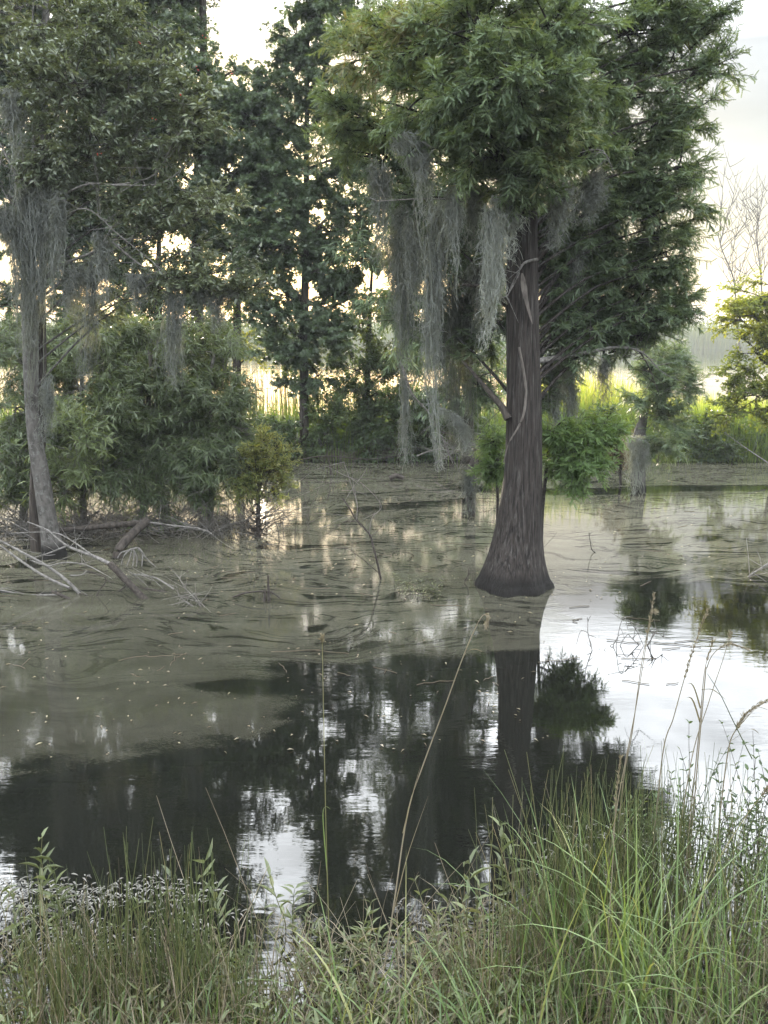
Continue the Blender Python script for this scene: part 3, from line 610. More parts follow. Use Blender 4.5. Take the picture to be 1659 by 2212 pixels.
for px, py, y in ((440, 78, 9.0), (425, 148, 8.7), (355, 360, 8.7), (390, 205, 8.6), (332, 258, 8.6), (500, 155, 8.9), (300, 90, 8.8), (215, 330, 8.4)):
    for k in range(3):
        c = at(px + rng.uniform(-5, 5), py + rng.uniform(-5, 5), y)
        th = np.linspace(0, np.pi, 6)[:, None]; ph = np.linspace(0, 2 * np.pi, 9)[None, :-1]
        V = c + .005 * np.stack([np.sin(th) * np.cos(ph), np.sin(th) * np.sin(ph), np.cos(th) + 0 * ph], -1)
        i = np.arange(48).reshape(6, 8); nx = np.roll(i, -1, 1)
        w.add(V.reshape(-1, 3), [np.stack([i[:-1], i[1:], nx[1:], nx[:-1]], -1).reshape(-1, 4)], rng.uniform())
w.build('berries', M['berry'], lt, lb)['kind'] = 'stuff'
G2 = 'beards of moss hanging in the left tree'
moss([(72, 380, 9.15), (72, 520, 9.15), (70, 680, 9.2), (74, 880, 9.3)], 62, 170, 'thick moss cloak wrapped round the upper trunk of the left tree', .3, group=G2, taper=.45)
moss([(42, 400, 9.1), (45, 520, 9.1), (50, 640, 9.15), (52, 760, 9.2)], 60, 130, 'ragged moss beard hanging on the outer side of the moss cloaked trunk', .38, group=G2, taper=.5)
moss([(104, 390, 9.1), (104, 500, 9.1), (98, 620, 9.1), (95, 700, 9.15)], 56, 130, 'ragged moss beard hanging on the inner side of the moss cloaked trunk', .42, group=G2, taper=.5)
moss([(32, 190, 9.0), (34, 300, 9.0), (38, 430, 9.0)], 46, 90, 'high pale moss beard beside bare forks at the left tree top', .5, group=G2)
moss([(14, 440, 9.0), (18, 530, 9.0), (24, 640, 9.0)], 44, 90, 'wide moss curtain outside the moss cloaked trunk at the picture edge', .3, group=G2)
moss([(128, 410, 9.0), (128, 500, 9.0), (120, 600, 9.0)], 34, 80, 'moss beard hanging from the fork just right of the moss cloaked trunk', .42, group=G2)
moss([(160, 560, 9.1), (163, 630, 9.1), (160, 720, 9.1)], 54, 90, 'short double moss fringe under the pale crooked branch', .35, group=G2)
moss([(205, 560, 9.05), (200, 680, 9.05), (190, 760, 9.05), (186, 830, 9.05)], 28, 80, 'long dark twisted moss rope hanging over the willow leaves', .22, group=G2)
moss([(223, 500, 8.9), (222, 570, 8.9), (225, 650, 8.9)], 26, 60, 'thin upright moss beard right of the long twisted moss rope', .38, group=G2)
moss([(292, 590, 9.0), (295, 620, 9.0), (296, 670, 9.0)], 80, 70, 'low wide moss fringe along the middle of the bare branch', .42, group=G2)
moss([(376, 610, 9.0), (378, 700, 9.0), (378, 770, 9.0), (379, 830, 9.0)], 34, 90, 'straight furry moss rope hanging by itself over the willow', .32, group=G2)
moss([(470, 615, 9.0), (475, 650, 9.0), (476, 705, 9.0)], 64, 80, 'moss tuft below the outermost leafy twig of the left tree', .45, group=G2)
moss([(430, 610, 9.0), (428, 640, 9.0), (430, 690, 9.0)], 30, 40, 'small moss wisp between the straight rope and the outermost tuft', .4, group=G2)
moss([(95, 800, 9.35), (100, 880, 9.35), (92, 960, 9.4)], 22, 60, 'narrow moss strip clinging down the second stem of the left tree', .4, group=G2)

# ================================================================ BACK TREES on the strip of land
Gb = 'broadleaf trees on the far bank'
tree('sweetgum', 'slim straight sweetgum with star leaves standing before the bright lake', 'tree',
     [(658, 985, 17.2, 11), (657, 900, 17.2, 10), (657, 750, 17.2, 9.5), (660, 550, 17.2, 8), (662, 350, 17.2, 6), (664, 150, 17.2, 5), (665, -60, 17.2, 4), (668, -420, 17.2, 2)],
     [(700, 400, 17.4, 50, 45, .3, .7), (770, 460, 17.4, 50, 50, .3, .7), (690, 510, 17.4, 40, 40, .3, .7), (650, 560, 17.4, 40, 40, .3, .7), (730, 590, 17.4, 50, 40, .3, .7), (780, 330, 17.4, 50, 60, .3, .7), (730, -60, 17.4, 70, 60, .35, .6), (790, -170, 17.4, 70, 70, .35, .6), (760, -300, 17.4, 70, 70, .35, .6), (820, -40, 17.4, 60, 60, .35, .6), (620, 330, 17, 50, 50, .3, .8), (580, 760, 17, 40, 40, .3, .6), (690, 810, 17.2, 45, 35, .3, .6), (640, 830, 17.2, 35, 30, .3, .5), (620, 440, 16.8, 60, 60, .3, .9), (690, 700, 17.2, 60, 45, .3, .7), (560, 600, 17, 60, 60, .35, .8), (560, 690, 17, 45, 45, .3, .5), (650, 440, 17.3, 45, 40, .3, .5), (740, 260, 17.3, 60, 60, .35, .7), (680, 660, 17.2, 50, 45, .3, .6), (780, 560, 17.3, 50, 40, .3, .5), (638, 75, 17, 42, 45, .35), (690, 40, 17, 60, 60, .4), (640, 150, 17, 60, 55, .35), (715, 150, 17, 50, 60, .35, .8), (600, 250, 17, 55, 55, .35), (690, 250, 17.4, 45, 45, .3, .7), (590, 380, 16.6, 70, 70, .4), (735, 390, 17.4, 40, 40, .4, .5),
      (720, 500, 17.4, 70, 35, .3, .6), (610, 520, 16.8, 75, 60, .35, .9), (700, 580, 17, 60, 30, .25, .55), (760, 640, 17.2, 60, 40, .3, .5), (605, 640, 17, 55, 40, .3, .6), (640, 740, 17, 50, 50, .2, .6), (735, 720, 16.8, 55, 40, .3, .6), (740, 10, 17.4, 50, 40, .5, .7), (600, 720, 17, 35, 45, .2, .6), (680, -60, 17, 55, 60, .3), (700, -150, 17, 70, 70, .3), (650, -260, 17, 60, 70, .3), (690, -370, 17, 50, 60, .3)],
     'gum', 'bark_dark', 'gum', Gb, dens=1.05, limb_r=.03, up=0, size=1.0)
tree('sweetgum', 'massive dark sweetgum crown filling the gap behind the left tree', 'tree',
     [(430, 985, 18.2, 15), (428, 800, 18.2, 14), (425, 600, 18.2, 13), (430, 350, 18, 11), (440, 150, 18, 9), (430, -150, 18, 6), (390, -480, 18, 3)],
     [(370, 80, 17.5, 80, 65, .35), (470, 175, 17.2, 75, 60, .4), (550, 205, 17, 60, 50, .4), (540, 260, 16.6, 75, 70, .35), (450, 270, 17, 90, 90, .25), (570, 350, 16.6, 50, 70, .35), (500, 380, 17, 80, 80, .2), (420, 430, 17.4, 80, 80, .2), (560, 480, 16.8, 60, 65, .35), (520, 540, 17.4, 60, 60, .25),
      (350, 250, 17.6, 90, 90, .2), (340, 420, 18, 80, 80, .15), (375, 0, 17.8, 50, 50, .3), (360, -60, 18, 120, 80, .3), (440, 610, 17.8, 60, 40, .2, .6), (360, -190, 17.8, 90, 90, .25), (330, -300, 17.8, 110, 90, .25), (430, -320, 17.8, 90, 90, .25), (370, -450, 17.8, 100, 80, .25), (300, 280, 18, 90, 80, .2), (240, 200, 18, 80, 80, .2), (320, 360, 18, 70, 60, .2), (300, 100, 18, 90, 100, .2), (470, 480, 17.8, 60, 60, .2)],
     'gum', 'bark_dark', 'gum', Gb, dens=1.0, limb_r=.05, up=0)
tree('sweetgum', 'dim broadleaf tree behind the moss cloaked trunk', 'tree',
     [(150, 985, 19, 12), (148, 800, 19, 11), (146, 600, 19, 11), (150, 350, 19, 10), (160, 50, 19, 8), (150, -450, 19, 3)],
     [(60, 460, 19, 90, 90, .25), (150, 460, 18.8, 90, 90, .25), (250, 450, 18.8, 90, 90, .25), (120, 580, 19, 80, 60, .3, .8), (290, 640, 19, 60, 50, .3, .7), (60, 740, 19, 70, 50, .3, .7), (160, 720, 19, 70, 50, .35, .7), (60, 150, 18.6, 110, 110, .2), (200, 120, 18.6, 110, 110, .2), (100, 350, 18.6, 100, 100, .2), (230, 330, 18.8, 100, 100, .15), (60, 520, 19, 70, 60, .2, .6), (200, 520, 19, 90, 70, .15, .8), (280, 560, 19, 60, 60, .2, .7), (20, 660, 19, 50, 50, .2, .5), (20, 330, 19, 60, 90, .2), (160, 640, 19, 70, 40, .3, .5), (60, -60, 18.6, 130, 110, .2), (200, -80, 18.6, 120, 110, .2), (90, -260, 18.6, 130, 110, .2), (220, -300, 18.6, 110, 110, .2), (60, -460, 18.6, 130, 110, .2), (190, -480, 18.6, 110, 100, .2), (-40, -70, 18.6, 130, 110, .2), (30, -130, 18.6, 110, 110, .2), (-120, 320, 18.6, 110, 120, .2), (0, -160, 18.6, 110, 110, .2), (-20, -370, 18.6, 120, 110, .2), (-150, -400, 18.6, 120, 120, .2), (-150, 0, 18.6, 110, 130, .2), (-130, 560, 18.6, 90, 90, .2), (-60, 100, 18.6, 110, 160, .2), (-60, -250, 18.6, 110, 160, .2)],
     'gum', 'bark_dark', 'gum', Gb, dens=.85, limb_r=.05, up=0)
tree('oak', 'dark bushy oak low behind the willow with yellow sunlit leaf edges', 'tree',
     [(345, 985, 18.6, 10), (344, 860, 18.6, 10), (343, 760, 18.6, 9), (342, 600, 18.6, 7), (345, 480, 18.6, 3)],
     [(330, 640, 18.4, 60, 50, .4, .7), (400, 690, 18.4, 50, 45, .4, .7), (280, 700, 18.6, 60, 40, .5, .6), (430, 760, 18.4, 60, 45, .4, .7), (340, 760, 18.4, 70, 40, .4, .6), (480, 700, 18.4, 35, 60, .5, .6), (250, 780, 18.6, 60, 50, .4, .8), (380, 620, 18.4, 70, 50, .4, .8), (450, 640, 18.4, 60, 50, .4, .7), (300, 720, 18.6, 70, 60, .4, .8), (400, 750, 18.4, 60, 50, .4, .8), (470, 780, 18.4, 40, 50, .4, .8), (200, 700, 18.6, 60, 60, .4, .7), (440, 830, 18.2, 60, 50, .2, .8)],
     'shrub', 'bark_dark', 'shrub', Gb, dens=.9, limb_r=.03, up=.1)
tree('oak', 'vine wrapped dark oak trunk beside the bright lake gap', 'tree',
     [(513, 990, 17.8, 9), (512, 850, 17.8, 9), (512, 720, 17.8, 9), (514, 600, 17.8, 7), (520, 480, 17.8, 3)],
     [(540, 720, 18, 25, 50, .9, .5), (500, 640, 17.8, 50, 35, .5, .6), (560, 640, 18, 35, 30, .8, .5), (545, 770, 18.2, 20, 25, .9, .5), (490, 770, 17.6, 35, 40, .5, .7)],
     'shrub', 'bark_dark', 'sunny', Gb, dens=.8, limb_r=.02, up=.1)
tree('oak', 'leafy oak hung over the lake edge between the sweetgum and the moss', 'tree',
     [(790, 985, 17.6, 7), (792, 880, 17.6, 7), (795, 780, 17.6, 6), (800, 650, 17.6, 4), (805, 560, 17.6, 2)],
     [(770, 800, 17.4, 75, 45, .35, .7), (830, 770, 17.4, 60, 45, .45, .7), (740, 840, 17.6, 55, 40, .3, .6), (820, 850, 17.4, 70, 40, .3, .7), (870, 810, 17.2, 50, 50, .45, .7), (800, 700, 17.6, 60, 40, .6, .5), (850, 680, 17.6, 40, 50, .55, .5), (900, 880, 17, 60, 40, .4, .8), (780, 890, 17.6, 60, 30, .3, .6)],
     'shrub', 'bark_dark', 'shrub', Gb, dens=1.2, limb_r=.02, up=.1)
tree('bald_cypress', 'second cypress behind, its moss hung trunk rising from the far bank', 'tree',
     [(1012, 985, 16.9, 13), (1012, 900, 16.9, 11), (1010, 780, 16.9, 10), (1008, 600, 16.9, 9), (1006, 400, 16.9, 8), (1005, 150, 16.9, 6), (1005, -150, 16.9, 3)],
     [(960, 540, 16.6, 70, 60, .3, .8), (1050, 560, 16.6, 60, 60, .3, .8), (900, 640, 16.4, 60, 50, .4, .7), (1060, 680, 16.4, 50, 60, .4, .8), (960, 760, 16.4, 70, 60, .4, .7), (1060, 800, 16.2, 40, 60, .55, .7), (880, 740, 16.4, 50, 40, .6, .6), (860, 530, 16.8, 60, 60, .3, .6), (760, 560, 16.8, 40, 40, .4, .3), (820, 650, 16.6, 40, 40, .5, .5), (980, 860, 16.2, 60, 45, .3, .7), (830, 60, 17.4, 70, 60, .4, .5), (850, 180, 17.4, 70, 60, .35, .55), (810, 290, 17.4, 60, 60, .35, .5), (850, 400, 17.2, 60, 60, .35, .55), (800, 470, 17.4, 50, 50, .4, .45), (870, 500, 17.2, 50, 50, .35, .5), (930, 420, 16.8, 80, 70, .3), (1050, 420, 16.8, 80, 70, .3), (960, 250, 16.8, 90, 90, .3), (1060, 100, 16.8, 90, 90, .3), (930, 60, 16.8, 80, 90, .35), (1000, -100, 16.8, 80, 90, .35)],
     'cypress', 'bark_dark', 'cypress', None, dens=1.0, limb_r=.04, size=1.5, up=.1)
for k, (px, py, w_, h_, mt, t_, lab) in enumerate([
        (600, 950, 45, 45, 'shrub', .2, 'dark bank shrub at the water edge left of the slim sweetgum'),
        (700, 921, 55, 71, 'shrub', .5, 'bank shrub with lighter leaves just right of the slim sweetgum'),
        (780, 931, 55, 66, 'shrub', .3, 'low bank shrub under the leafy lakeside oak'),
        (860, 926, 60, 71, 'shrub', .35, 'rounded bank shrub behind the thin moss cord'),
        (940, 926, 55, 76, 'shrub', .25, 'shadowy bank shrub behind the longest moss tail'),
        (1020, 930, 50, 65, 'shrub', .3, 'bank shrub round the foot of the second cypress'),
        (1290, 940, 60, 60, 'shrub', .4, 'green bank shrub below the glowing reeds, beside the rusty sapling'),
        (1520, 945, 66, 58, 'shrub', .4, 'big dark leafy bank shrub between the mossy stub and the yellow bush'),
        (1600, 950, 60, 50, 'shrub', .45, 'bank shrub at the foot of the yellow lit bush')]):
    y = 17.0 + .25 * (k % 3)
    tree('bank_shrub', lab, 'shrub', [(px, 1000, y, 3), (px + 2, py, y, 2.4), (px, py - h_ * .6, y, 1)],
         [(px - w_ * .3, py - 5, y, w_ * .7, h_ * .8, t_), (px + w_ * .35, py + 5, y - .2, w_ * .65, h_ * .75, t_), (px, py - h_ * .4, y, w_ * .5, h_ * .5, t_ + .1), (px, py + h_ * .5, y - .3, w_ * .9, h_ * .4, t_ - .1)],
         'shrub', 'twig_dark', mt, 'shrubs along the far bank', dens=.9, limb_r=.012, sides=8, rings=10, size=1.15, up=.2)

# right hand bush, bare trees
tree('yellow_bush', 'tall bush with yellow green sunlit leaves at the right edge', 'bush',
     [(1680, 1000, 15.8, 10), (1675, 900, 15.8, 9), (1668, 760, 15.8, 7), (1660, 640, 15.8, 3)],
     [(1640, 640, 15.6, 55, 50, .7), (1600, 690, 15.4, 45, 45, .75), (1670, 700, 15.6, 60, 60, .5), (1630, 760, 15.6, 50, 40, .3), (1690, 620, 15.8, 60, 60, .7), (1720, 740, 15.8, 70, 80, .3), (1625, 850, 15.4, 55, 50, .15), (1690, 860, 15.4, 60, 60, .1), (1590, 800, 15.6, 30, 25, .3, .5), (1580, 890, 15.6, 40, 40, .3, .7)],
     'shrub', 'bark_dark', 'sunny', None, dens=1.0, limb_r=.03, up=.2, size=1.1)
for pts, tw, lab in (([(1598, 760, 30), (1590, 660, 30), (1584, 600, 30), (1560, 540, 30), (1550, 500, 30)], 60, 'leafless pale tree with fanned twigs against the cream sky'),
                     ([(1648, 760, 33), (1646, 640, 33), (1640, 560, 33), (1634, 500, 33), (1640, 470, 33)], 46, 'leafless tree partly hidden behind the yellow lit bush')):
    A = at(*pts[0]); rt = root('bare_tree', A, lab, 'tree', 'leafless trees beyond the bank')
    w = MB(); P = smooth_path([at(*q) for q in pts], 24); tubes(w, P, np.linspace(.035, .012, 24), 8); w.build('trunk', M['deadwood'], rt, A)
    w = MB(); n = tw // 3
    k = rng.integers(8, 23, n); d = unit(np.stack([rng.normal(0, .75, n), rng.normal(0, .5, n), rng.uniform(.5, 1.1, n)], -1)); l = rng.uniform(.7, 2.0, n)
    s = np.linspace(0, 1, 8)[None, :, None]
    T = P[k][:, None] + d[:, None] * l[:, None, None] * s + np.array([0, 0, .5]) * l[:, None, None] * s ** 2 * .5 + np.cumsum(rng.normal(0, .015, (n, 8, 3)), 1)
    tubes(w, T, np.linspace(.014, .005, 8), 5)
    a = rng.integers(0, n, n * 5); c = rng.integers(2, 8, n * 5); d = unit(np.stack([rng.normal(0, .7, n * 5), rng.normal(0, .5, n * 5), rng.uniform(.3, 1.2, n * 5)], -1)); l = rng.uniform(.25, .8, n * 5)[:, None, None]
    T2 = T[a, c][:, None] + d[:, None] * l * s + np.array([0, 0, .25]) * l * s ** 2
    tubes(w, T2, np.linspace(.012, .004, 8), 4)
    w.build('branches', M['deadwood'], rt, A)['kind'] = 'stuff'

# ================================================================ WILLOWS standing in the water
Gw = 'willow shrubs at the left pond edge'
wl = [([(50, 1150, 10.9, 9), (55, 1000, 10.9, 8), (60, 850, 10.9, 6), (62, 720, 10.9, 3)],
       [(20, 740, 11.2, 60, 50, .4, .8), (110, 760, 11.2, 70, 60, .4, .8), (100, 930, 10.8, 60, 60, .35), (100, 1000, 10.8, 60, 60, .3), (40, 780, 10.8, 75, 60, .3, .7), (30, 880, 10.6, 70, 60, .35), (50, 980, 10.5, 75, 60, .35), (20, 1070, 10.5, 60, 50, .3), (110, 830, 10.9, 60, 60, .35, .8), (90, 1060, 10.6, 55, 50, .3)], 'drooping willow shrub behind the leaning lichen spotted trunk'),
      ([(180, 1150, 10.7, 8), (180, 1020, 10.7, 7), (178, 900, 10.7, 5), (175, 760, 10.7, 3)],
       [(160, 960, 10.0, 60, 60, .72), (150, 1040, 10.0, 55, 50, .6), (210, 920, 10.4, 70, 60, .45), (170, 840, 10.7, 75, 55, .45), (180, 740, 11.0, 75, 55, .55, .7), (230, 1020, 10.5, 70, 55, .35), (230, 820, 10.9, 70, 60, .45, .8)], 'brightest green willow shrub just right of the leaning trunk'),
      ([(310, 1150, 11.0, 9), (312, 1050, 11.0, 8), (320, 900, 11.0, 6), (325, 760, 11.0, 3)],
       [(250, 940, 10.8, 70, 60, .35), (340, 740, 11.4, 70, 50, .5, .8), (380, 800, 11.2, 60, 60, .4), (260, 860, 11.0, 70, 60, .4), (330, 880, 11.0, 70, 60, .4), (290, 880, 10.9, 75, 60, .35, .8), (350, 950, 10.8, 80, 60, .32), (300, 1000, 10.7, 80, 60, .3), (340, 830, 11.2, 75, 55, .42, .7), (270, 740, 11.4, 70, 50, .6, .6), (380, 1040, 10.7, 75, 50, .22, .7), (300, 1080, 10.7, 70, 40, .2, .5), (400, 890, 10.9, 60, 55, .35, .8)], 'widest willow shrub in the middle of the left pond edge'),
      ([(455, 1140, 10.9, 7), (455, 1050, 10.9, 6), (455, 950, 10.9, 5), (455, 800, 10.9, 2.5)],
       [(420, 760, 11.2, 60, 50, .45, .9), (470, 740, 11.2, 45, 45, .45, .8), (420, 980, 10.7, 60, 50, .25), (480, 860, 10.9, 60, 60, .35), (450, 850, 10.9, 65, 55, .35, .9), (500, 900, 10.8, 50, 55, .3, .9), (440, 940, 10.7, 70, 55, .3), (500, 970, 10.6, 55, 50, .28), (440, 1020, 10.6, 70, 45, .2, .8), (490, 800, 11.0, 35, 50, .4, .7), (520, 1020, 10.6, 35, 40, .2, .6), (530, 930, 10.7, 35, 40, .3, .7)], 'dark blue green willow shrub next to the feathery young cypress')]
for tr_, lo, lab in wl:
    rt = tree('willow_shrub', lab, 'shrub', tr_, lo, 'willow', 'twig', 'willow', Gw, dens=1.5, limb_r=.018, sides=12, rings=20, up=.15)
    A = np.array(rt.location); w = MB(); n = 240                     # bare tangle of stems at the foot
    x0 = A[0] + rng.normal(0, .5, n); y0 = A[1] + rng.uniform(-.6, .5, n)
    s = np.linspace(0, 1, 8)[None, :, None]; d = np.stack([rng.normal(0, .6, n), rng.normal(-.15, .4, n), rng.uniform(.2, 1, n)], -1); l = rng.uniform(.4, 1.2, n)[:, None, None]
    T = np.stack([x0, y0, np.full(n, -.05)], -1)[:, None] + d[:, None] * l * s + np.array([0, 0, -.5]) * l * s ** 2 * rng.uniform(0, 1, (n, 1, 1)) + np.cumsum(rng.normal(0, .012, (n, 8, 3)), 1)
    tubes(w, T, rng.uniform(.4, 1, (n, 1)) * np.linspace(.008, .002, 8), 4)
    w.build('bare_stems', M['twig'], rt, A)['kind'] = 'stuff'

# ================================================================ SMALL CYPRESSES
def sapling(name, label, trunk, lobes, kind, leafm, bark='twig_dark', twigs=40, dens=1.0, size=1.0, cat='sapling', limb_r=.008, tl=.35, **kw):
    rt = tree(name, label, cat, trunk, lobes, kind, bark, leafm, None, dens, limb_r, 12, 24, 0, size, kw.get('up', .3), kw.get('bt', .5), .4)
    if twigs:
        P, R = px_path(trunk); P = smooth_path(P, 20); A = np.array(rt.location); w = MB()
        k = rng.integers(1, 14, twigs); d = unit(np.stack([rng.normal(0, 1, twigs), rng.normal(0, .8, twigs), rng.uniform(.1, .9, twigs)], -1)); l = rng.uniform(.3, 1, twigs)[:, None, None] * tl
        s = np.linspace(0, 1, 6)[None, :, None]; T = P[k][:, None] + d[:, None] * l * s + np.array([0, 0, .3]) * l * s ** 2 + np.cumsum(rng.normal(0, .008, (twigs, 6, 3)), 1)
        tubes(w, T, np.linspace(.004, .0015, 6), 4); w.build('bare_twigs', M[bark], rt, A)['kind'] = 'stuff'
    return rt
sapling('young_cypress', 'small feathery yellow green young cypress alone in the water', [(557, 1163, 10.35, 5.5), (558, 1100, 10.35, 4.5), (560, 1030, 10.35, 3), (562, 955, 10.35, 1)],
        [(560, 1000, 10.35, 42, 38, .8), (535, 1015, 10.3, 32, 30, .78), (590, 1010, 10.3, 34, 32, .8), (560, 965, 10.35, 28, 28, .82), (525, 985, 10.35, 25, 25, .76), (600, 985, 10.35, 24, 22, .84), (560, 1045, 10.3, 40, 26, .72), (590, 1055, 10.3, 25, 25, .7, .7), (530, 1050, 10.3, 25, 22, .7, .7)],
        'fine', 'young', twigs=190, dens=.8, tl=.55, limb_r=.007)
my = sapling('young_cypress', 'leafy young cypress growing from a mossy grey stub in the water', [(1379, 1063, 13.4, 17), (1378, 1040, 13.4, 16), (1378, 1000, 13.4, 17), (1380, 950, 13.4, 15), (1395, 880, 13.4, 7), (1425, 790, 13.4, 3)],
        [(1400, 866, 13.25, 36, 32, .4), (1440, 846, 13.15, 40, 36, .42), (1455, 906, 13.15, 32, 40, .42), (1450, 781, 13.35, 29, 25, .3), (1445, 956, 13.05, 22, 29, .4, .7), (1420, 816, 13.35, 32, 29, .35), (1480, 836, 13.35, 22, 25, .35, .7)],
        'feather', 'cypress', 'bark_grey', twigs=36, dens=1.2, size=1.35, up=.2, tl=.5)
sapling('young_cypress', 'bright green low cypress sprays just right of the thick trunk', [(1168, 1215, 8.75, 5), (1172, 1100, 8.75, 4), (1190, 950, 8.6, 3), (1220, 905, 8.5, 2)],
        [(1205, 935, 8.5, 20, 15, .6), (1238, 950, 8.45, 24, 18, .64), (1272, 928, 8.5, 25, 20, .68), (1302, 958, 8.5, 20, 22, .64), (1255, 985, 8.4, 26, 16, .55), (1215, 988, 8.5, 18, 20, .5), (1285, 1003, 8.5, 14, 22, .5), (1237, 1022, 8.45, 9, 20, .45), (1312, 922, 8.5, 14, 12, .68)], 'feather', 'spray', 'twig_dark', 20, .5, up=-.15)  # foliage of the main cypress's low branch, modelled on a separate thin stem
sapling('young_cypress', 'small green cypress sprig peeping out left of the thick trunk', [(1075, 1085, 9.8, 3), (1074, 1030, 9.8, 2.5), (1070, 960, 9.8, 1.5)],
        [(1068, 950, 9.8, 7, 18, .6), (1080, 985, 9.8, 12, 22, .5), (1064, 1012, 9.8, 9, 16, .5)], 'feather', 'spray', 'twig_dark', 20, .4, up=-.15)
sapling('young_cypress', 'rust brown dying cypress sapling beside the mossy stub', [(1340, 1042, 14.2, 3), (1340, 1005, 14.2, 2.5), (1340, 950, 14.2, 1.5)],
        [(1340, 965, 14.1, 22, 22, .5), (1338, 995, 14.1, 22, 22, .4), (1330, 985, 14.1, 18, 18, .5)], 'fine', 'rust', 'twig_dark', 30, .8, size=1.3)
moss([(1376, 940, 13.1), (1378, 1000, 13.1), (1378, 1066, 13.1)], 40, 190, 'grey moss sleeve round the stub of the leafy young cypress', .8, fuzz=.8, taper=.1, depth=.6)

# mossy stump / snag hanging at mid water
A = at(1018, 1110, 11.6); rt = root('mossy_snag', A, 'short dark mossy snag standing in the water left of the thick trunk', 'snag')
w = MB(); P, R = px_path([(1018, 1112, 11.6, 8), (1016, 1060, 11.6, 11), (1019, 1020, 11.6, 12), (1026, 990, 11.6, 7), (1034, 960, 11.6, 2)]); trunk_mesh(w, np.vstack([P[0] - [0, 0, .3], P]), np.concatenate([R[:1], R]), 18, 30, .05, .15); w.build('trunk', M['bark_dark'], rt, A)
branch(rt, A, [(1020, 1012, 11.6), (1040, 1005, 11.5), (1062, 1020, 11.5)], .02, .006, 'bark_dark', 8, .25)
branch(rt, A, [(1026, 1000, 11.6), (1012, 970, 11.6), (1000, 950, 11.6)], .012, .003, 'twig', 8, .25)
moss([(1018, 1005, 11.45), (1018, 1050, 11.45), (1018, 1108, 11.45)], 30, 70, 'dark moss sleeve hanging on the short snag left of the thick trunk', .2, taper=.3)

# ================================================================ DEAD BRANCHES AND STICKS
Gd = 'dead branches lying in the water'
def deadwood(name, label, parts, mat='deadwood', cat='branch', group=Gd, loc=None):
    """parts: (points, r0, r1, twigs, twig length, material)"""
    A = gp(*loc) if loc else at(*parts[0][0][0])
    rt = root(name, A, label, cat, group)
    for pts, r0, r1, tw, tl, mt in parts:
        branch(rt, A, pts, r0 * .95, r1 * 1.1, mt or mat, tw, tl, 'limb' if r0 > .012 else 'twig', 8 if r0 > .02 else 5, 18, .0035)
    return rt
deadwood('fallen_branch', 'thick broken branch with a dark butt end rising out of the film', [
    ([(318, 1300, 7.85), (290, 1272, 7.9), (262, 1243, 7.95), (237, 1217, 8.0)], .034, .027, 0, 0, 'twig_dark'),
    ([(239, 1219, 8.0), (212, 1206, 8.05), (184, 1195, 8.1), (145, 1179, 8.2), (120, 1160, 8.25), (101, 1144, 8.3), (59, 1127, 8.4)], .020, .004, 6, .3, 'deadwood'),
    ([(145, 1179, 8.2), (105, 1195, 8.15), (65, 1207, 8.1)], .010, .003, 4, .2, 'deadwood'),
    ([(200, 1200, 8.05), (150, 1165, 8.2), (110, 1150, 8.3), (20, 1152, 8.4)], .009, .003, 4, .3, 'deadwood')])
deadwood('fallen_branch', 'long pale forked branch crossing in front of the leaning trunk', [
    ([(172, 1283, 8.0), (142, 1252, 8.05), (100, 1222, 8.15), (55, 1197, 8.2), (0, 1168, 8.3), (-60, 1140, 8.4)], .018, .008, 6, .35, 'deadwood'),
    ([(150, 1270, 8.0), (100, 1247, 8.1), (50, 1215, 8.2), (0, 1179, 8.3), (-60, 1145, 8.4)], .015, .008, 5, .35, 'deadwood'),
    ([(65, 1210, 8.15), (104, 1222, 8.1), (140, 1215, 8.0), (185, 1220, 7.95), (225, 1240, 7.9)], .009, .004, 6, .25, 'deadwood'),
    ([(180, 1232, 8.0), (228, 1248, 7.95), (215, 1275, 7.95), (199, 1298, 7.95)], .008, .004, 3, .15, 'twig_dark'),
    ([(169, 1281, 8.0), (185, 1285, 7.95), (200, 1298, 7.9)], .006, .003, 2, .1, 'twig_dark'),
    ([(150, 1243, 8.0), (175, 1242, 7.95), (187, 1232, 7.95)], .008, .004, 2, .15, 'deadwood')])
deadwood('fallen_branch', 'slender pale branch lying nearly level at the picture edge, dark tip in the film', [
    ([(156, 1297, 7.85), (138, 1289, 7.87), (112, 1277, 7.9)], .018, .013, 1, .1, 'twig_dark'),
    ([(125, 1285, 7.88), (60, 1285, 8.0), (0, 1275, 8.1), (-70, 1262, 8.2)], .010, .006, 4, .25, 'deadwood')])
deadwood('fallen_branch', 'thin tangled brush of grey twigs reaching into the film, rightmost of the heap', [
    ([(440, 1318, 7.6), (420, 1292, 7.65), (400, 1270, 7.7), (385, 1245, 7.75)], .009, .003, 16, .22, 'twig'),
    ([(435, 1320, 7.6), (405, 1302, 7.65), (385, 1286, 7.7)], .009, .004, 10, .2, 'twig'),
    ([(446, 1315, 7.6), (428, 1296, 7.65), (420, 1280, 7.7)], .008, .003, 8, .2, 'twig'),
    ([(375, 1272, 7.75), (340, 1250, 7.9), (310, 1243, 8.0), (285, 1240, 8.1)], .009, .004, 8, .2, 'deadwood')])
deadwood('fallen_branch', 'dark stems half sunk in the film behind the grey twig brush', [
    ([(400, 1290, 8.0), (340, 1276, 8.1), (300, 1272, 8.2), (250, 1285, 8.3)], .014, .006, 12, .2, 'twig_dark'),
    ([(250, 1282, 8.1), (275, 1265, 8.1), (290, 1268, 8.0)], .008, .004, 4, .15, 'twig_dark')])
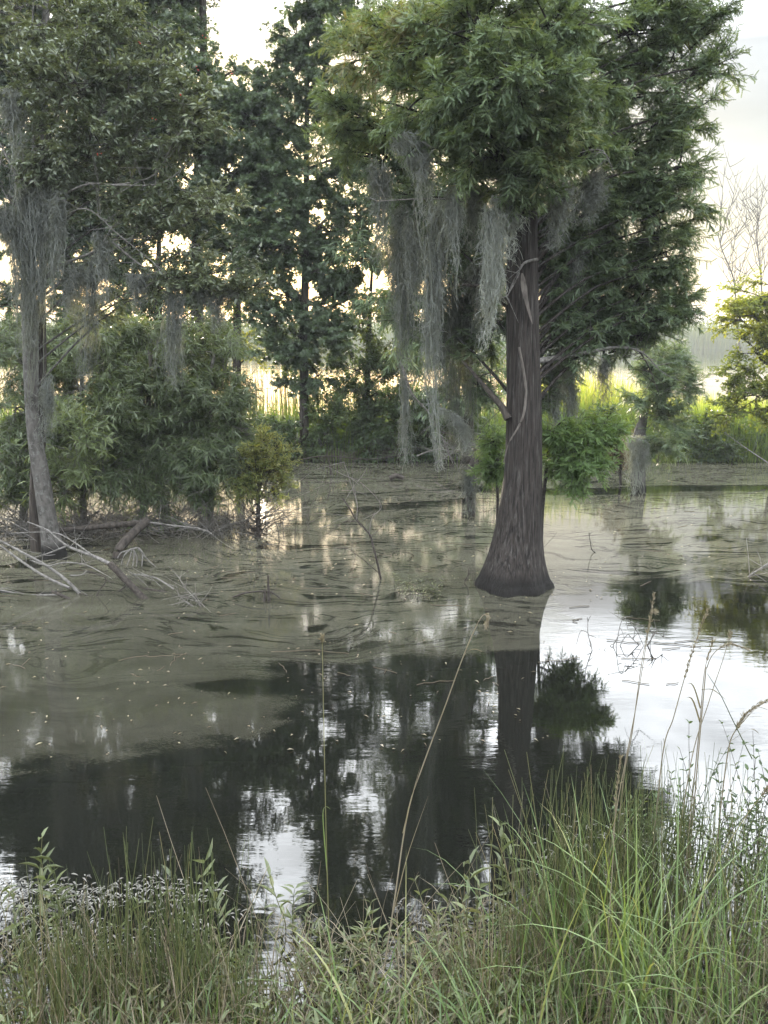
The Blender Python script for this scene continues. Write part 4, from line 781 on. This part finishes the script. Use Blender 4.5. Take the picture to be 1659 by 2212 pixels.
deadwood('leaning_log', 'dark leaning log propped under the willow shrubs', [
    ([(252, 1206, 9.35), (262, 1180, 9.4), (290, 1150, 9.6), (318, 1125, 9.8)], .055, .045, 2, .2, 'bark_dark'),
    ([(316, 1128, 9.8), (250, 1134, 9.7), (190, 1140, 9.7), (130, 1146, 9.7)], .038, .026, 8, .35, 'bark_dark'),
    ([(318, 1128, 9.8), (370, 1135, 9.7), (430, 1142, 9.6), (458, 1153, 9.5)], .016, .006, 14, .3, 'deadwood')], cat='log')
A = gp(285, 1222); rt = root('root_tuft', A, 'small pale spider like tuft of roots sticking out of the film', 'roots', Gd); w = MB()
for a, b_, c in (((284, 1185), (268, 1200), (262, 1220)), ((286, 1184), (282, 1200), (274, 1224)), ((288, 1184), (290, 1200), (286, 1226)), ((298, 1186), (308, 1194), (306, 1226)), ((300, 1186), (318, 1208), (338, 1225)), ((284, 1186), (300, 1184), (312, 1200)), ((290, 1190), (296, 1206), (294, 1226)), ((282, 1188), (262, 1194), (254, 1206))):
    P = smooth_path([at(*a, 9.05), at(*b_, 9.02), at(*c, 9.0)], 10); tubes(w, P, np.linspace(.009, .006, 10), 5)
w.build('root', M['deadwood'], rt, A)
deadwood('bare_sapling', 'bare forked sapling leaning out of the film before the bright reflection', [
    ([(823, 1252, 8.5), (815, 1215, 8.5), (806, 1180, 8.5), (798, 1154, 8.5), (769, 1122, 8.5), (755, 1098, 8.5), (740, 1076, 8.5)], .013, .006, 5, .3, 'twig_dark'),
    ([(770, 1124, 8.5), (772, 1092, 8.5), (762, 1057, 8.5), (743, 998, 8.5)], .007, .002, 6, .3, 'twig'),
    ([(798, 1152, 8.5), (804, 1118, 8.5), (824, 1092, 8.5), (785, 1047, 8.5), (749, 1028, 8.5)], .006, .002, 8, .3, 'twig'),
    ([(821, 1240, 8.5), (785, 1209, 8.45), (749, 1183, 8.45)], .006, .002, 5, .25, 'twig_dark'),
    ([(769, 1126, 8.5), (743, 1128, 8.5), (720, 1144, 8.5)], .005, .002, 5, .25, 'twig_dark')], cat='sapling', group=None)
A = gp(576, 1306); rt = root('cypress_knee', A, 'two thin dark spikes poking up from the film beside an arched twig', 'cypress knee'); w = MB()
for a, b_, r in (((571, 1306), (573, 1272), .022), ((581, 1307), (579, 1242), .02)):
    P = smooth_path([at(*a, 7.78), at(*b_, 7.78)], 8); P[0, 2] -= .05; tubes(w, P, np.linspace(r, .005, 8), 10)
w.build('spike', M['twig_dark'], rt, A)
branch(rt, A, [(503, 1290, 7.8), (535, 1280, 7.8), (581, 1278, 7.8), (605, 1293, 7.8)], .008, .005, 'twig_dark', 5, .08, 'twig')
deadwood('stick', 'short forked dark stick beside the swollen trunk base', [([(1004, 1255, 8.4), (1012, 1240, 8.4), (1012, 1225, 8.4)], .010, .004, 2, .08, 'twig_dark')], cat='stick', group='sticks poking out of the water')
deadwood('stick', 'slim upright stick at the far edge of the film', [([(715, 1026, 14.9), (712, 1003, 14.9), (707, 982, 14.9)], .022, .008, 1, .1, 'twig_dark')], cat='stick', group='sticks poking out of the water')
deadwood('driftwood', 'small black driftwood lump floating near the far bank', [([(842, 1034, 14.5), (855, 1028, 14.5), (872, 1033, 14.5)], .05, .03, 5, .12, 'bark_dark')], cat='driftwood', group=None)
deadwood('stick', 'thin bent stick in the bright water right of the thick trunk', [([(1275, 1206, 9.6), (1288, 1196, 9.6), (1278, 1186, 9.6), (1272, 1150, 9.6)], .009, .003, 3, .12, 'twig_dark')], cat='stick', group='sticks poking out of the water')
deadwood('drowned_twig', 'small drowned twig with one arched shoot in the sky reflection', [
    ([(1253, 1417, 6.55), (1282, 1411, 6.5), (1304, 1412, 6.5)], .008, .005, 2, .06, 'twig_dark'),
    ([(1281, 1411, 6.5), (1274, 1385, 6.5), (1270, 1366, 6.5), (1270, 1340, 6.5)], .004, .0016, 5, .09, 'twig'),
    ([(1271, 1368, 6.5), (1255, 1363, 6.5), (1245, 1392, 6.5)], .003, .0015, 0, 0, 'twig')], cat='twig', group='drowned twigs')
deadwood('drowned_twig', 'larger drowned twig with fanned shoots in the sky reflection', [
    ([(1393, 1405, 6.65), (1366, 1380, 6.6), (1354, 1372, 6.6), (1334, 1405, 6.6)], .004, .002, 6, .12, 'twig'),
    ([(1334, 1406, 6.6), (1322, 1392, 6.6), (1310, 1406, 6.6)], .003, .002, 3, .08, 'twig'),
    ([(1330, 1400, 6.6), (1340, 1350, 6.6), (1350, 1334, 6.6), (1356, 1360, 6.6)], .003, .0015, 5, .14, 'twig'),
    ([(1356, 1338, 6.6), (1375, 1362, 6.6), (1394, 1404, 6.6)], .003, .002, 4, .12, 'twig'),
    ([(1394, 1406, 6.6), (1412, 1372, 6.6), (1422, 1368, 6.6), (1434, 1378, 6.6)], .005, .002, 12, .12, 'twig')], cat='twig', group='drowned twigs')
for pts, lab in (([(1659, 1000, 15.0), (1600, 960, 15.6), (1560, 930, 16)], 'pale dead branch slanting down the bank below the yellow bush'),
                 ([(1659, 1218, 8.6), (1625, 1240, 8.6), (1595, 1262, 8.6)], 'thin dead branch dipping into the water at the right edge')):
    deadwood('fallen_branch', lab, [(pts, .012, .005, 12, .35, 'deadwood')])
deadwood('fallen_branch', 'twiggy grey brush heaped at the far waterline left of the thick trunk', [
    ([(900, 985, 15.6), (950, 970, 15.6), (1010, 985, 15.4), (1060, 975, 15.4)], .016, .006, 40, .6, 'twig'), ([(940, 1000, 15.4), (985, 975, 15.4), (1040, 955, 15.4)], .014, .005, 30, .5, 'twig')])
deadwood('fallen_branch', 'bare brush at the far waterline below the slim sweetgum', [([(620, 1000, 15.8), (700, 985, 15.8), (800, 992, 15.8), (880, 980, 15.8)], .014, .006, 60, .5, 'twig_dark')])

# ================================================================ NEAR BANK PLANTS
def blades(mb, B, h, lean, w, tint, K=8, mat=0, curl=1.0, az=None):
    n = len(B); az = rng.uniform(0, 6.283, n) if az is None else az
    s = np.linspace(0, 1, K)[None]
    a0 = np.abs(rng.normal(0, .12, n)); th = a0[:, None] + lean[:, None] * s ** 1.6 * curl
    dz = np.cos(th); dh = np.sin(th)
    zc = np.concatenate([np.zeros((n, 1)), np.cumsum((dz[:, 1:] + dz[:, :-1]) / 2, 1)], 1) / (K - 1) * h[:, None]
    hc = np.concatenate([np.zeros((n, 1)), np.cumsum((dh[:, 1:] + dh[:, :-1]) / 2, 1)], 1) / (K - 1) * h[:, None]
    P = B[:, None] + np.stack([np.cos(az)[:, None] * hc, np.sin(az)[:, None] * hc, zc], -1)
    W = w[:, None] * np.clip(np.minimum(.45 + 2.2 * s, 1.25 * (1 - s) ** .7 + .03), 0, 1)
    ribbons(mb, P, W, np.stack([-np.sin(az + rng.normal(0, .5, n)), np.cos(az), rng.normal(0, .25, n)], -1), tint, mat)
    return P

def stems(mb, B, h, lean, r, tint, K=7, mat=0, sides=4):
    n = len(B); az = rng.uniform(0, 6.283, n); s = np.linspace(0, 1, K)[None, :, None]
    d = np.stack([np.cos(az) * lean, np.sin(az) * lean, np.ones(n)], -1)
    P = B[:, None] + h[:, None, None] * (d[:, None] * s + np.stack([np.cos(az), np.sin(az), 0 * az], -1)[:, None] * (lean * .6)[:, None, None] * s ** 2)
    P[:, 1:] += np.cumsum(rng.normal(0, .0025, (n, K - 1, 3)), 1)
    tubes(mb, P, r[:, None] * np.linspace(1, .35, K)[None], sides, tint, mat)
    return P

def patch(px0, px1, py0, py1, n):
    return np.array([gp(rng.uniform(px0, px1), rng.uniform(py0, py1)) for _ in range(n)])

def ground_at(B):
    B = B.copy(); B[:, 2] = np.maximum(ground_z(B[:, 0], B[:, 1]), -.25); return B

def weed_plants(mb, B, h, lf=.055, wf=.014, tint=.5, lean=.35, nodes=7, smat=1):
    n = len(B)
    P = stems(mb, B, h, np.abs(rng.normal(0, lean, n)), np.full(n, .0028), np.clip(rng.normal(.5, .2, n), 0, 1), 8, smat)
    for k in range(nodes):
        u = (k + 1.2) / (nodes + .2) * 7; i0 = min(int(u), 6); fr = u - i0
        q = P[:, i0] * (1 - fr) + P[:, i0 + 1] * fr
        tan = unit(P[:, i0 + 1] - P[:, i0]); a = rng.uniform(0, 6.28, n) + k * 1.57
        sd = unit(np.stack([np.cos(a), np.sin(a), 0 * a], -1))
        for sg in (1, -1):
            keep = rng.uniform(size=n) < .85
            d = unit(sd * sg + tan * (.5 + .5 * k / nodes) + rng.normal(0, .2, (n, 3)))
            l = lf * rng.uniform(.6, 1.25, n)
            leaves(mb, 'lance', q[keep], d[keep], unit(tan + rng.normal(0, .35, (n, 3)))[keep], l[keep], (wf * rng.uniform(.7, 1.3, n))[keep], np.clip(tint + rng.normal(0, .17, n), 0, 1)[keep], 0)

# leafy water weeds (mat of stuff)
mb = MB()
B = np.vstack([patch(-150, 520, 2130, 2480, 250), patch(480, 1150, 2120, 2500, 340), patch(1000, 1800, 2060, 2450, 240), patch(850, 1250, 2000, 2100, 60), patch(-100, 350, 2010, 2070, 12), patch(620, 900, 2010, 2120, 45)])
gap = np.array([(455 < (829.5 + b_[0] / b_[1] * FOC * .97) < 625) and (b_[1] > 2.9) for b_ in B]); B = B[~gap]
weed_plants(mb, ground_at(B) - [0, 0, .03], rng.uniform(.08, .27, len(B)), .054, .011, .55)
tag(mb.build('water_weed', [M['weed'], M['rush']]), 'tangled mat of leafy water weeds along the near shore', 'weeds', None, 'stuff')
# dead straw tangle under it
mb = MB(); B = ground_at(np.vstack([patch(-150, 1800, 2080, 2480, 2200), patch(900, 1750, 1980, 2200, 800)]))
blades(mb, B, rng.uniform(.12, .42, len(B)), rng.uniform(.2, 2.2, len(B)), rng.uniform(.002, .006, len(B)), np.clip(rng.normal(.38, .22, len(B)), 0, 1), 6)
B = ground_at(np.vstack([patch(1080, 1800, 2030, 2380, 420), patch(-150, 1080, 2150, 2450, 300)]))
stems(mb, B, rng.uniform(.18, .62, len(B)), np.abs(rng.normal(0, .35, len(B))), rng.uniform(.0009, .002, len(B)), np.clip(rng.normal(.45, .25, len(B)), 0, 1), 6)
tag(mb.build('dead_grass', M['straw']), 'dead straw coloured grass tangled through the green plants', 'dead grass', None, 'stuff')
# general grass of the near bank
mb = MB(); B = ground_at(np.vstack([patch(950, 1800, 2160, 2500, 520), patch(-150, 950, 2280, 2520, 300)]))
blades(mb, B, rng.uniform(.15, .42, len(B)), rng.uniform(.2, 1.7, len(B)), rng.uniform(.004, .011, len(B)), np.clip(rng.normal(.45, .2, len(B)), 0, 1), 8)
tag(mb.build('shore_grass', M['grass']), 'short green grass crowding the near shore', 'grass', None, 'stuff')

# floating leaf mats
mb = MB()
def mat_leaves(px0, px1, py0, py1, n, t):
    P = patch(px0, px1, py0, py1, n); P[:, 2] = rng.uniform(.004, .010, n)
    e = (P[:, 0] - P[:, 0].mean()) / np.ptp(P[:, 0]) * 2; f_ = (P[:, 1] - P[:, 1].mean()) / np.ptp(P[:, 1]) * 2
    P = P[(e ** 2 + f_ ** 2 + .55 * wave(P[:, 0] * 3, P[:, 1] * 3, 2) + 1.1 * np.abs(wave(P[:, 0] * 1.5, P[:, 1] * 9, 1.3, px0)) + rng.normal(0, .25, n)) < 1]; n = len(P)
    d = rng.normal(size=(n, 3)) * [1, 1, .03]
    leaves(mb, 'lance', P, d, unit(np.array([0, 0, 1.]) + .10 * rng.normal(size=(n, 3))), rng.uniform(.018, .042, n), rng.uniform(.005, .010, n), np.clip(rng.normal(t, .25, n), 0, 1))
mat_leaves(-350, 480, 1890, 1975, 1900, .5); mat_leaves(-200, 560, 1960, 2080, 900, .42); mat_leaves(850, 1350, 1920, 2080, 700, .4); mat_leaves(1150, 1800, 1760, 1960, 800, .45)
tag(mb.build('floating_litter', M['litter']), 'grey mat of floating leaf litter in front of the near plants', 'leaf litter', None, 'stuff')

def tussock(name, label, px, py, spread, n, h, kind, group, tint=.5, nb=0, cat='grass clump', lean=.1):
    c = gp(px, py); c[2] = max(ground_z(c[0], c[1]), -.25) - .02
    rt = root(name, c, label, cat, group)
    off = rng.normal(0, 1, (n, 2)) * spread * np.array([1, .7]); B = np.column_stack([c[0] + off[:, 0], c[1] + off[:, 1], np.full(n, c[2])]); B[:, 2] = np.maximum(ground_z(B[:, 0], B[:, 1]), -.25)
    hh = h * rng.uniform(.5, 1.1, n)
    if kind == 'rush':
        w = MB(); stems(w, B, hh, np.abs(rng.normal(0, lean, n)), rng.uniform(.0015, .0028, n), np.clip(rng.normal(tint, .2, n), 0, 1))
        w.build('stems', M['rush'], rt, c)['kind'] = 'stuff'
    if nb:
        o2 = rng.normal(0, 1, (nb, 2)) * spread * np.array([1, .7]); B2 = np.column_stack([c[0] + o2[:, 0], c[1] + o2[:, 1], np.full(nb, c[2])])
        w = MB(); blades(w, B2, h * rng.uniform(.55, 1.15, nb), rng.uniform(.1, 1.9, nb) ** 1.2, rng.uniform(.003, .010, nb), np.clip(rng.normal(tint + .05, .2, nb), 0, 1), 10)
        w.build('blades', M['grass'], rt, c)['kind'] = 'stuff'
    return rt
Gr, Gg = 'rush clumps in the shallows', 'grass clumps on the near shore'
for a in (('thin upright rush clump in front of the floating litter', 330, 2170, .10, 90, .62, .5), ('dense dark rush clump left of the bright sky patch', 430, 2215, .09, 80, .64, .42), ('rush clump with browned stems in the lower left corner', 90, 2300, .12, 80, .52, .6),
          ('short rush clump between the left corner clump and the upright clump', 215, 2260, .10, 70, .55, .5), ('brownish rush clump at the left fringe of the tall right grass', 1190, 2150, .11, 130, .74, .62), ('tall dark rush clump below the reflected trunk', 1300, 2090, .13, 150, .82, .45),
          ('tall rush clump under the reflected mossy stub', 1420, 2040, .14, 150, .82, .5), ('rush clump against the white water at the right', 1560, 2010, .14, 120, .66, .45), ('greyish rush clump between the tall dark one and the reflected trunk', 1230, 2030, .13, 130, .8, .6), ('tall thin rush clump in front of the bristly seed head', 1500, 2080, .13, 130, .85, .5), ('fine bright rush clump behind the bottom left corner', 150, 2180, .14, 110, .5, .55), ('fine rush clump at the left rim of the open gap', 500, 2290, .10, 70, .5, .6), ('sparse rush clump rooted low in the middle of the near shore', 1060, 2260, .12, 70, .52, .7)):
    tussock('rush_clump', a[0], a[1], a[2], a[3], a[4], a[5], 'rush', Gr, a[6], cat='rush clump')
for a in (('broad bladed grass clump in front of the tall dark rushes', 1330, 2300, .14, 95, .9, .62), ('arching bright grass clump in the lower right corner', 1560, 2330, .15, 90, .62, .62), ('grass clump with long bent blades beside the corner clump', 1450, 2220, .14, 95, .88, .55),
          ('pale green grass clump at the bottom centre, blades splayed', 790, 2330, .09, 34, .62, .7), ('low grass clump at the bottom right of the centre clump', 1080, 2380, .12, 50, .5, .6), ('upright grass clump against the right picture edge', 1650, 2180, .13, 85, .8, .5), ('stiff grass clump behind the arching corner clump', 1250, 2200, .13, 70, .85, .5)):
    tussock('grass_clump', a[0], a[1], a[2], a[3], 1, a[5], 'blade', Gg, a[6], a[4])

# single flowering grass stalks
Gs = 'tall seed stalks of grass'
def stalk(label, pts, head=.22, r=.0026, mat='straw', droop=True, leaf=(), tint=.6, branches=26):
    P = smooth_path([at(*q) for q in pts], 40); A = P[0].copy()
    rt = root('grass_stalk', A, label, 'grass stalk', Gs)
    w = MB(); tubes(w, P, np.linspace(r, r * .4, 40), 5, tint); w.build('stem', M['rush' if mat == 'rush' else 'straw'], rt, A)
    if head:
        i0 = int(40 * (1 - head)); w = MB(); n = branches * 3
        k = rng.integers(i0, 40, n); tan = unit(np.gradient(P, axis=0))[k]
        d = unit(tan * 1.0 + rng.normal(0, .28, (n, 3)))
        leaves(w, 'oval', P[k] + rng.normal(0, .0015, (n, 3)), d, rdir(n), rng.uniform(.010, .024, n), .0035, rng.uniform(.4, .9, n))
        w.build('seed_head', M['straw'], rt, A)
    for lp in leaf:
        Q = smooth_path([at(*q) for q in lp], 12)[None]; w = MB(); ribbons(w, Q, .0075 * np.clip(np.linspace(1, .1, 12) * 1.2, 0, 1)[None], np.array([[.5, -.5, .6]]), tint)
        w.build('leaf', M['grass' if mat == 'rush' else 'straw'], rt, A)
stalk('tall pale stalk with nodding double seed head in front of the reflected trunk', [(822, 2140, 2.75), (850, 1960, 2.85), (880, 1760, 2.95), (915, 1650, 3.0), (960, 1530, 3.0), (1000, 1420, 3.0), (1030, 1350, 3.0), (1045, 1328, 3.0), (1053, 1334, 3.0), (1051, 1350, 3.0)], .22, .003,
      leaf=([(990, 1445, 3.0), (1005, 1412, 3.0), (1025, 1402, 3.0), (1042, 1408, 3.0)], [(870, 1800, 2.95), (890, 1720, 2.9), (908, 1655, 2.9)], [(850, 1970, 2.85), (880, 1850, 2.8), (925, 1720, 2.8)]))
stalk('thin straight stalk rising alone before the glittering reflection', [(716, 2190, 2.7), (712, 2050, 2.75), (706, 1860, 2.8), (701, 1640, 2.85), (697, 1440, 2.9), (696, 1380, 2.9)], .06, .0024, 'rush', tint=.75, leaf=([(707, 1890, 2.8), (699, 1790, 2.8), (698, 1752, 2.8), (704, 1742, 2.8), (714, 1748, 2.8)],))
stalk('feathery stalk tallest of the group before the bright sky reflection', [(1300, 1990, 3.0), (1330, 1760, 3.1), (1352, 1640, 3.15), (1375, 1520, 3.15), (1398, 1380, 3.15), (1412, 1290, 3.15)], .25, .0024, branches=16)
stalk('stalk with narrow seed head bending beside the tallest feathery one', [(1320, 1980, 3.1), (1345, 1700, 3.15), (1366, 1580, 3.15), (1385, 1440, 3.15), (1405, 1335, 3.15), (1412, 1322, 3.15)], .3, .0024, branches=30)
stalk('stalk with thick bristly seed head leaning right over the water', [(1400, 1960, 3.1), (1430, 1640, 3.15), (1455, 1550, 3.15), (1480, 1460, 3.15), (1505, 1380, 3.15), (1527, 1322, 3.15)], .42, .0026, branches=44)
stalk('stalk with two arched dry leaves in the white reflection', [(1470, 1980, 3.0), (1500, 1680, 3.1), (1512, 1560, 3.1), (1522, 1450, 3.1), (1540, 1385, 3.1)], .2, .0026, branches=14,
      leaf=([(1513, 1530, 3.1), (1495, 1478, 3.05), (1468, 1484, 3.0)], [(1512, 1560, 3.1), (1495, 1510, 3.05), (1475, 1512, 3.0), (1455, 1535, 3.0)], [(1515, 1490, 3.1), (1540, 1490, 3.1), (1568, 1512, 3.1)]))
stalk('long slanting stalk reaching toward the right edge reflection', [(1440, 2000, 2.95), (1490, 1660, 3.05), (1530, 1520, 3.05), (1560, 1430, 3.05), (1578, 1370, 3.05)], .1, .0022, branches=10)
stalk('stalk with curved one sided seed head hooked to the right', [(1480, 1960, 3.1), (1520, 1500, 3.15), (1528, 1440, 3.15), (1545, 1408, 3.15), (1575, 1392, 3.15), (1612, 1402, 3.15)], .35, .0024, branches=26)
stalk('nodding stalk with many drooping spikelets at the right edge', [(1540, 1900, 3.0), (1570, 1640, 3.05), (1590, 1575, 3.05), (1620, 1535, 3.05), (1665, 1510, 3.05)], .5, .0028, branches=70,
      leaf=([(1590, 1578, 3.05), (1615, 1550, 3.0), (1648, 1548, 3.0)], [(1600, 1565, 3.05), (1635, 1530, 3.0), (1662, 1535, 3.0)], [(1580, 1600, 3.05), (1620, 1575, 3.0), (1640, 1585, 3.0)]))
stalk('dark crooked stem crossing the white reflection', [(1625, 1640, 3.0), (1585, 1560, 3.05), (1556, 1500, 3.05), (1528, 1455, 3.05)], 0, .0022, 'rush', tint=.1)
stalk('pale broken reed leaning across the left rush clump', [(455, 2210, 2.75), (490, 2080, 2.8), (540, 1960, 2.9), (580, 1870, 2.95)], 0, .003, tint=.85)
stalk('tall pale stalk standing in the tall right grass', [(1290, 2250, 2.6), (1310, 2050, 2.65), (1322, 1890, 2.7), (1330, 1740, 2.75), (1340, 1640, 2.75)], .3, .0026, branches=24)
stalk('yellow green stem slanting through the tall right grass', [(1440, 2200, 2.6), (1470, 2060, 2.65), (1530, 1900, 2.7), (1600, 1780, 2.75), (1659, 1700, 2.75)], .1, .003, 'rush', tint=.85)

# single leafy shoots standing up out of the water
Ga = 'leafy weed shoots by the water'
for px, py, h, lab in ((85, 1990, .34, 'tall leafy weed shoot rising above the floating litter'), (130, 1985, .25, 'second leafy weed shoot beside the tallest one over the floating litter'), (400, 2050, .40, 'leafy shoot topping the upright rush clump'), (620, 2010, .26, 'leafy weed shoot at the left rim of the bright sky patch'),
                       (470, 2050, .30, 'leafy shoot between the dark rushes and the sky patch'), (1090, 1930, .30, 'brown flowered weed shoot below the reflected trunk foot'), (1010, 2050, .42, 'lanky weed shoot left of the tall right grass'), (20, 2040, .25, 'small weed shoot at the left picture edge')):
    c = gp(px, py); c[2] = -.05; mb = MB(); weed_plants(mb, c[None] + np.array([[0, 0, 0], [.015, .01, 0]]), np.array([h, h * .7]) + .05, .085, .016, .55, .1, 6)
    tag(mb.build('weed_shoot', [M['weed'], M['rush']], None, c), lab, 'weed', Ga)
# twiggy herb at the right edge
mb = MB(); c = gp(1640, 1880); B = c + rng.normal(0, .1, (46, 3)) * [1.6, 1, 0]; B[:, 2] = -.05
weed_plants(mb, B, rng.uniform(.25, .62, 46), .034, .014, .3, .25, 10)
tag(mb.build('marsh_herb', [M['shrub'], M['twig_dark']], None, c), 'dark small leaved herb branching before the white water at the right', 'herb')
mb = MB(); c = gp(1430, 1800); B = c + rng.normal(0, .1, (30, 3)) * [1.1, .8, 0]; B[:, 2] = -.05
weed_plants(mb, B, rng.uniform(.15, .30, 30), .03, .013, .35, .25, 8)
tag(mb.build('marsh_herb', [M['shrub'], M['twig_dark']], None, c), 'low dark herb between the tall stalks and the white water', 'herb')
# tiny emergent plants near the trunk foot
mb = MB(); B = patch(850, 950, 1272, 1296, 26); weed_plants(mb, B - [0, 0, .03], rng.uniform(.06, .2, 26), .035, .008, .3, .3, 5)
tag(mb.build('pond_weed', [M['weed'], M['twig_dark']]), 'tiny weeds poking from the film left of the trunk base', 'weeds', None, 'stuff')

# ================================================================ LIGHT, SKY, CAMERA
AZ, EL = rad(-8), rad(9.5)
sdir = Vector((math.sin(AZ) * math.cos(EL), math.cos(AZ) * math.cos(EL), math.sin(EL)))
sl = bpy.data.lights.new('sun', 'SUN'); sl.energy = 5.0; sl.angle = rad(.5); sl.color = (1, .86, .66)
so = bpy.data.objects.new('sun', sl); COL.objects.link(so); so.rotation_euler = sdir.to_track_quat('Z', 'Y').to_euler(); so.location = (0, 0, 20)
wd = bpy.data.worlds.new('World'); S.world = wd; wd.use_nodes = True
nt = wd.node_tree; nt.nodes.clear(); L = nt.links.new
wo = nt.nodes.new('ShaderNodeOutputWorld'); bg = nt.nodes.new('ShaderNodeBackground'); sk = nt.nodes.new('ShaderNodeTexSky')
sk.sky_type = 'NISHITA'; sk.sun_disc = False; sk.sun_elevation = EL; sk.sun_rotation = AZ; sk.air_density = 1.0; sk.dust_density = 1.6; sk.ozone_density = 1.5
bg.inputs[1].default_value = .05; bg.inputs[1].default_value *= .6
# bright unseen veil added above the view to light foliage and water reflections
tc = nt.nodes.new('ShaderNodeTexCoord'); mp = nt.nodes.new('ShaderNodeMapping'); mp.inputs['Scale'].default_value = (1, 1, 4); L(tc.outputs['Generated'], mp.inputs[0])
cn = nt.nodes.new('ShaderNodeTexNoise'); cn.inputs['Scale'].default_value = 3.2; cn.inputs['Detail'].default_value = 6; L(mp.outputs[0], cn.inputs[0])
cr = ramp(nt, [(.30, (.15, .15, .15)), (.68, (1, 1, 1))], cn.outputs[0])
mx = nt.nodes.new('ShaderNodeMix'); mx.data_type = 'RGBA'; L(cr.outputs[0], mx.inputs[0])
f1 = nt.nodes.new('ShaderNodeMath'); f1.operation = 'MULTIPLY'; L(cr.outputs[0], f1.inputs[0]); L(f1.outputs[0], mx.inputs[0])
sp = nt.nodes.new('ShaderNodeSeparateXYZ'); L(tc.outputs['Generated'], sp.inputs[0])
hz = ramp(nt, [(0, (.008, .008, .008)), (.27, (.035, .035, .035)), (.37, (.85, .85, .85)), (.6, (.75, .75, .75)), (1, (.5, .5, .5))], sp.outputs[2]); L(hz.outputs[0], f1.inputs[1])
L(sk.outputs[0], mx.inputs[6]); mx.inputs[7].default_value = (110, 114.5, 119, 1)
L(mx.outputs[2], bg.inputs[0]); L(bg.outputs[0], wo.inputs[0])

# haze volume added to lift the blacks like lens glare and fade distance
hb = MB(); x0, x1, y0, y1, z0, z1 = -950, 950, -310, 1510, -3.2, 16
hb.add([(x0, y0, z0), (x1, y0, z0), (x1, y1, z0), (x0, y1, z0), (x0, y0, z1), (x1, y0, z1), (x1, y1, z1), (x0, y1, z1)], [np.array([(0, 3, 2, 1), (4, 5, 6, 7), (0, 1, 5, 4), (1, 2, 6, 5), (2, 3, 7, 6), (3, 0, 4, 7)])])
m, nt, out = new_mat('veil_haze'); pv = nt.nodes.new('ShaderNodeVolumePrincipled'); pv.inputs['Color'].default_value = (.93, .96, 1, 1); pv.inputs['Density'].default_value = .0011; pv.inputs['Anisotropy'].default_value = 0
nt.links.new(pv.outputs[0], out.inputs['Volume'])
hz_ = hb.build('haze', m, smooth=False); tag(hz_, None, None, None, 'stuff')
cam = bpy.data.cameras.new('camera'); co = bpy.data.objects.new('camera', cam); COL.objects.link(co)
cam.sensor_fit = 'VERTICAL'; cam.angle = rad(60); cam.clip_end = 4000; cam.clip_start = .05
co.location = tuple(EYE); co.rotation_euler = (rad(90) - PITCH, 0, 0)
S.camera = co
S.render.engine = 'CYCLES'
vs = S.view_settings; vs.view_transform = 'Standard'; vs.look = 'None'; vs.exposure = 1.8; vs.gamma = 1.0
cy = S.cycles; cy.max_bounces = 6; cy.diffuse_bounces = 3; cy.glossy_bounces = 3; cy.transmission_bounces = 4; cy.transparent_max_bounces = 8; cy.use_denoising = True
cy.caustics_reflective = False; cy.caustics_refractive = False
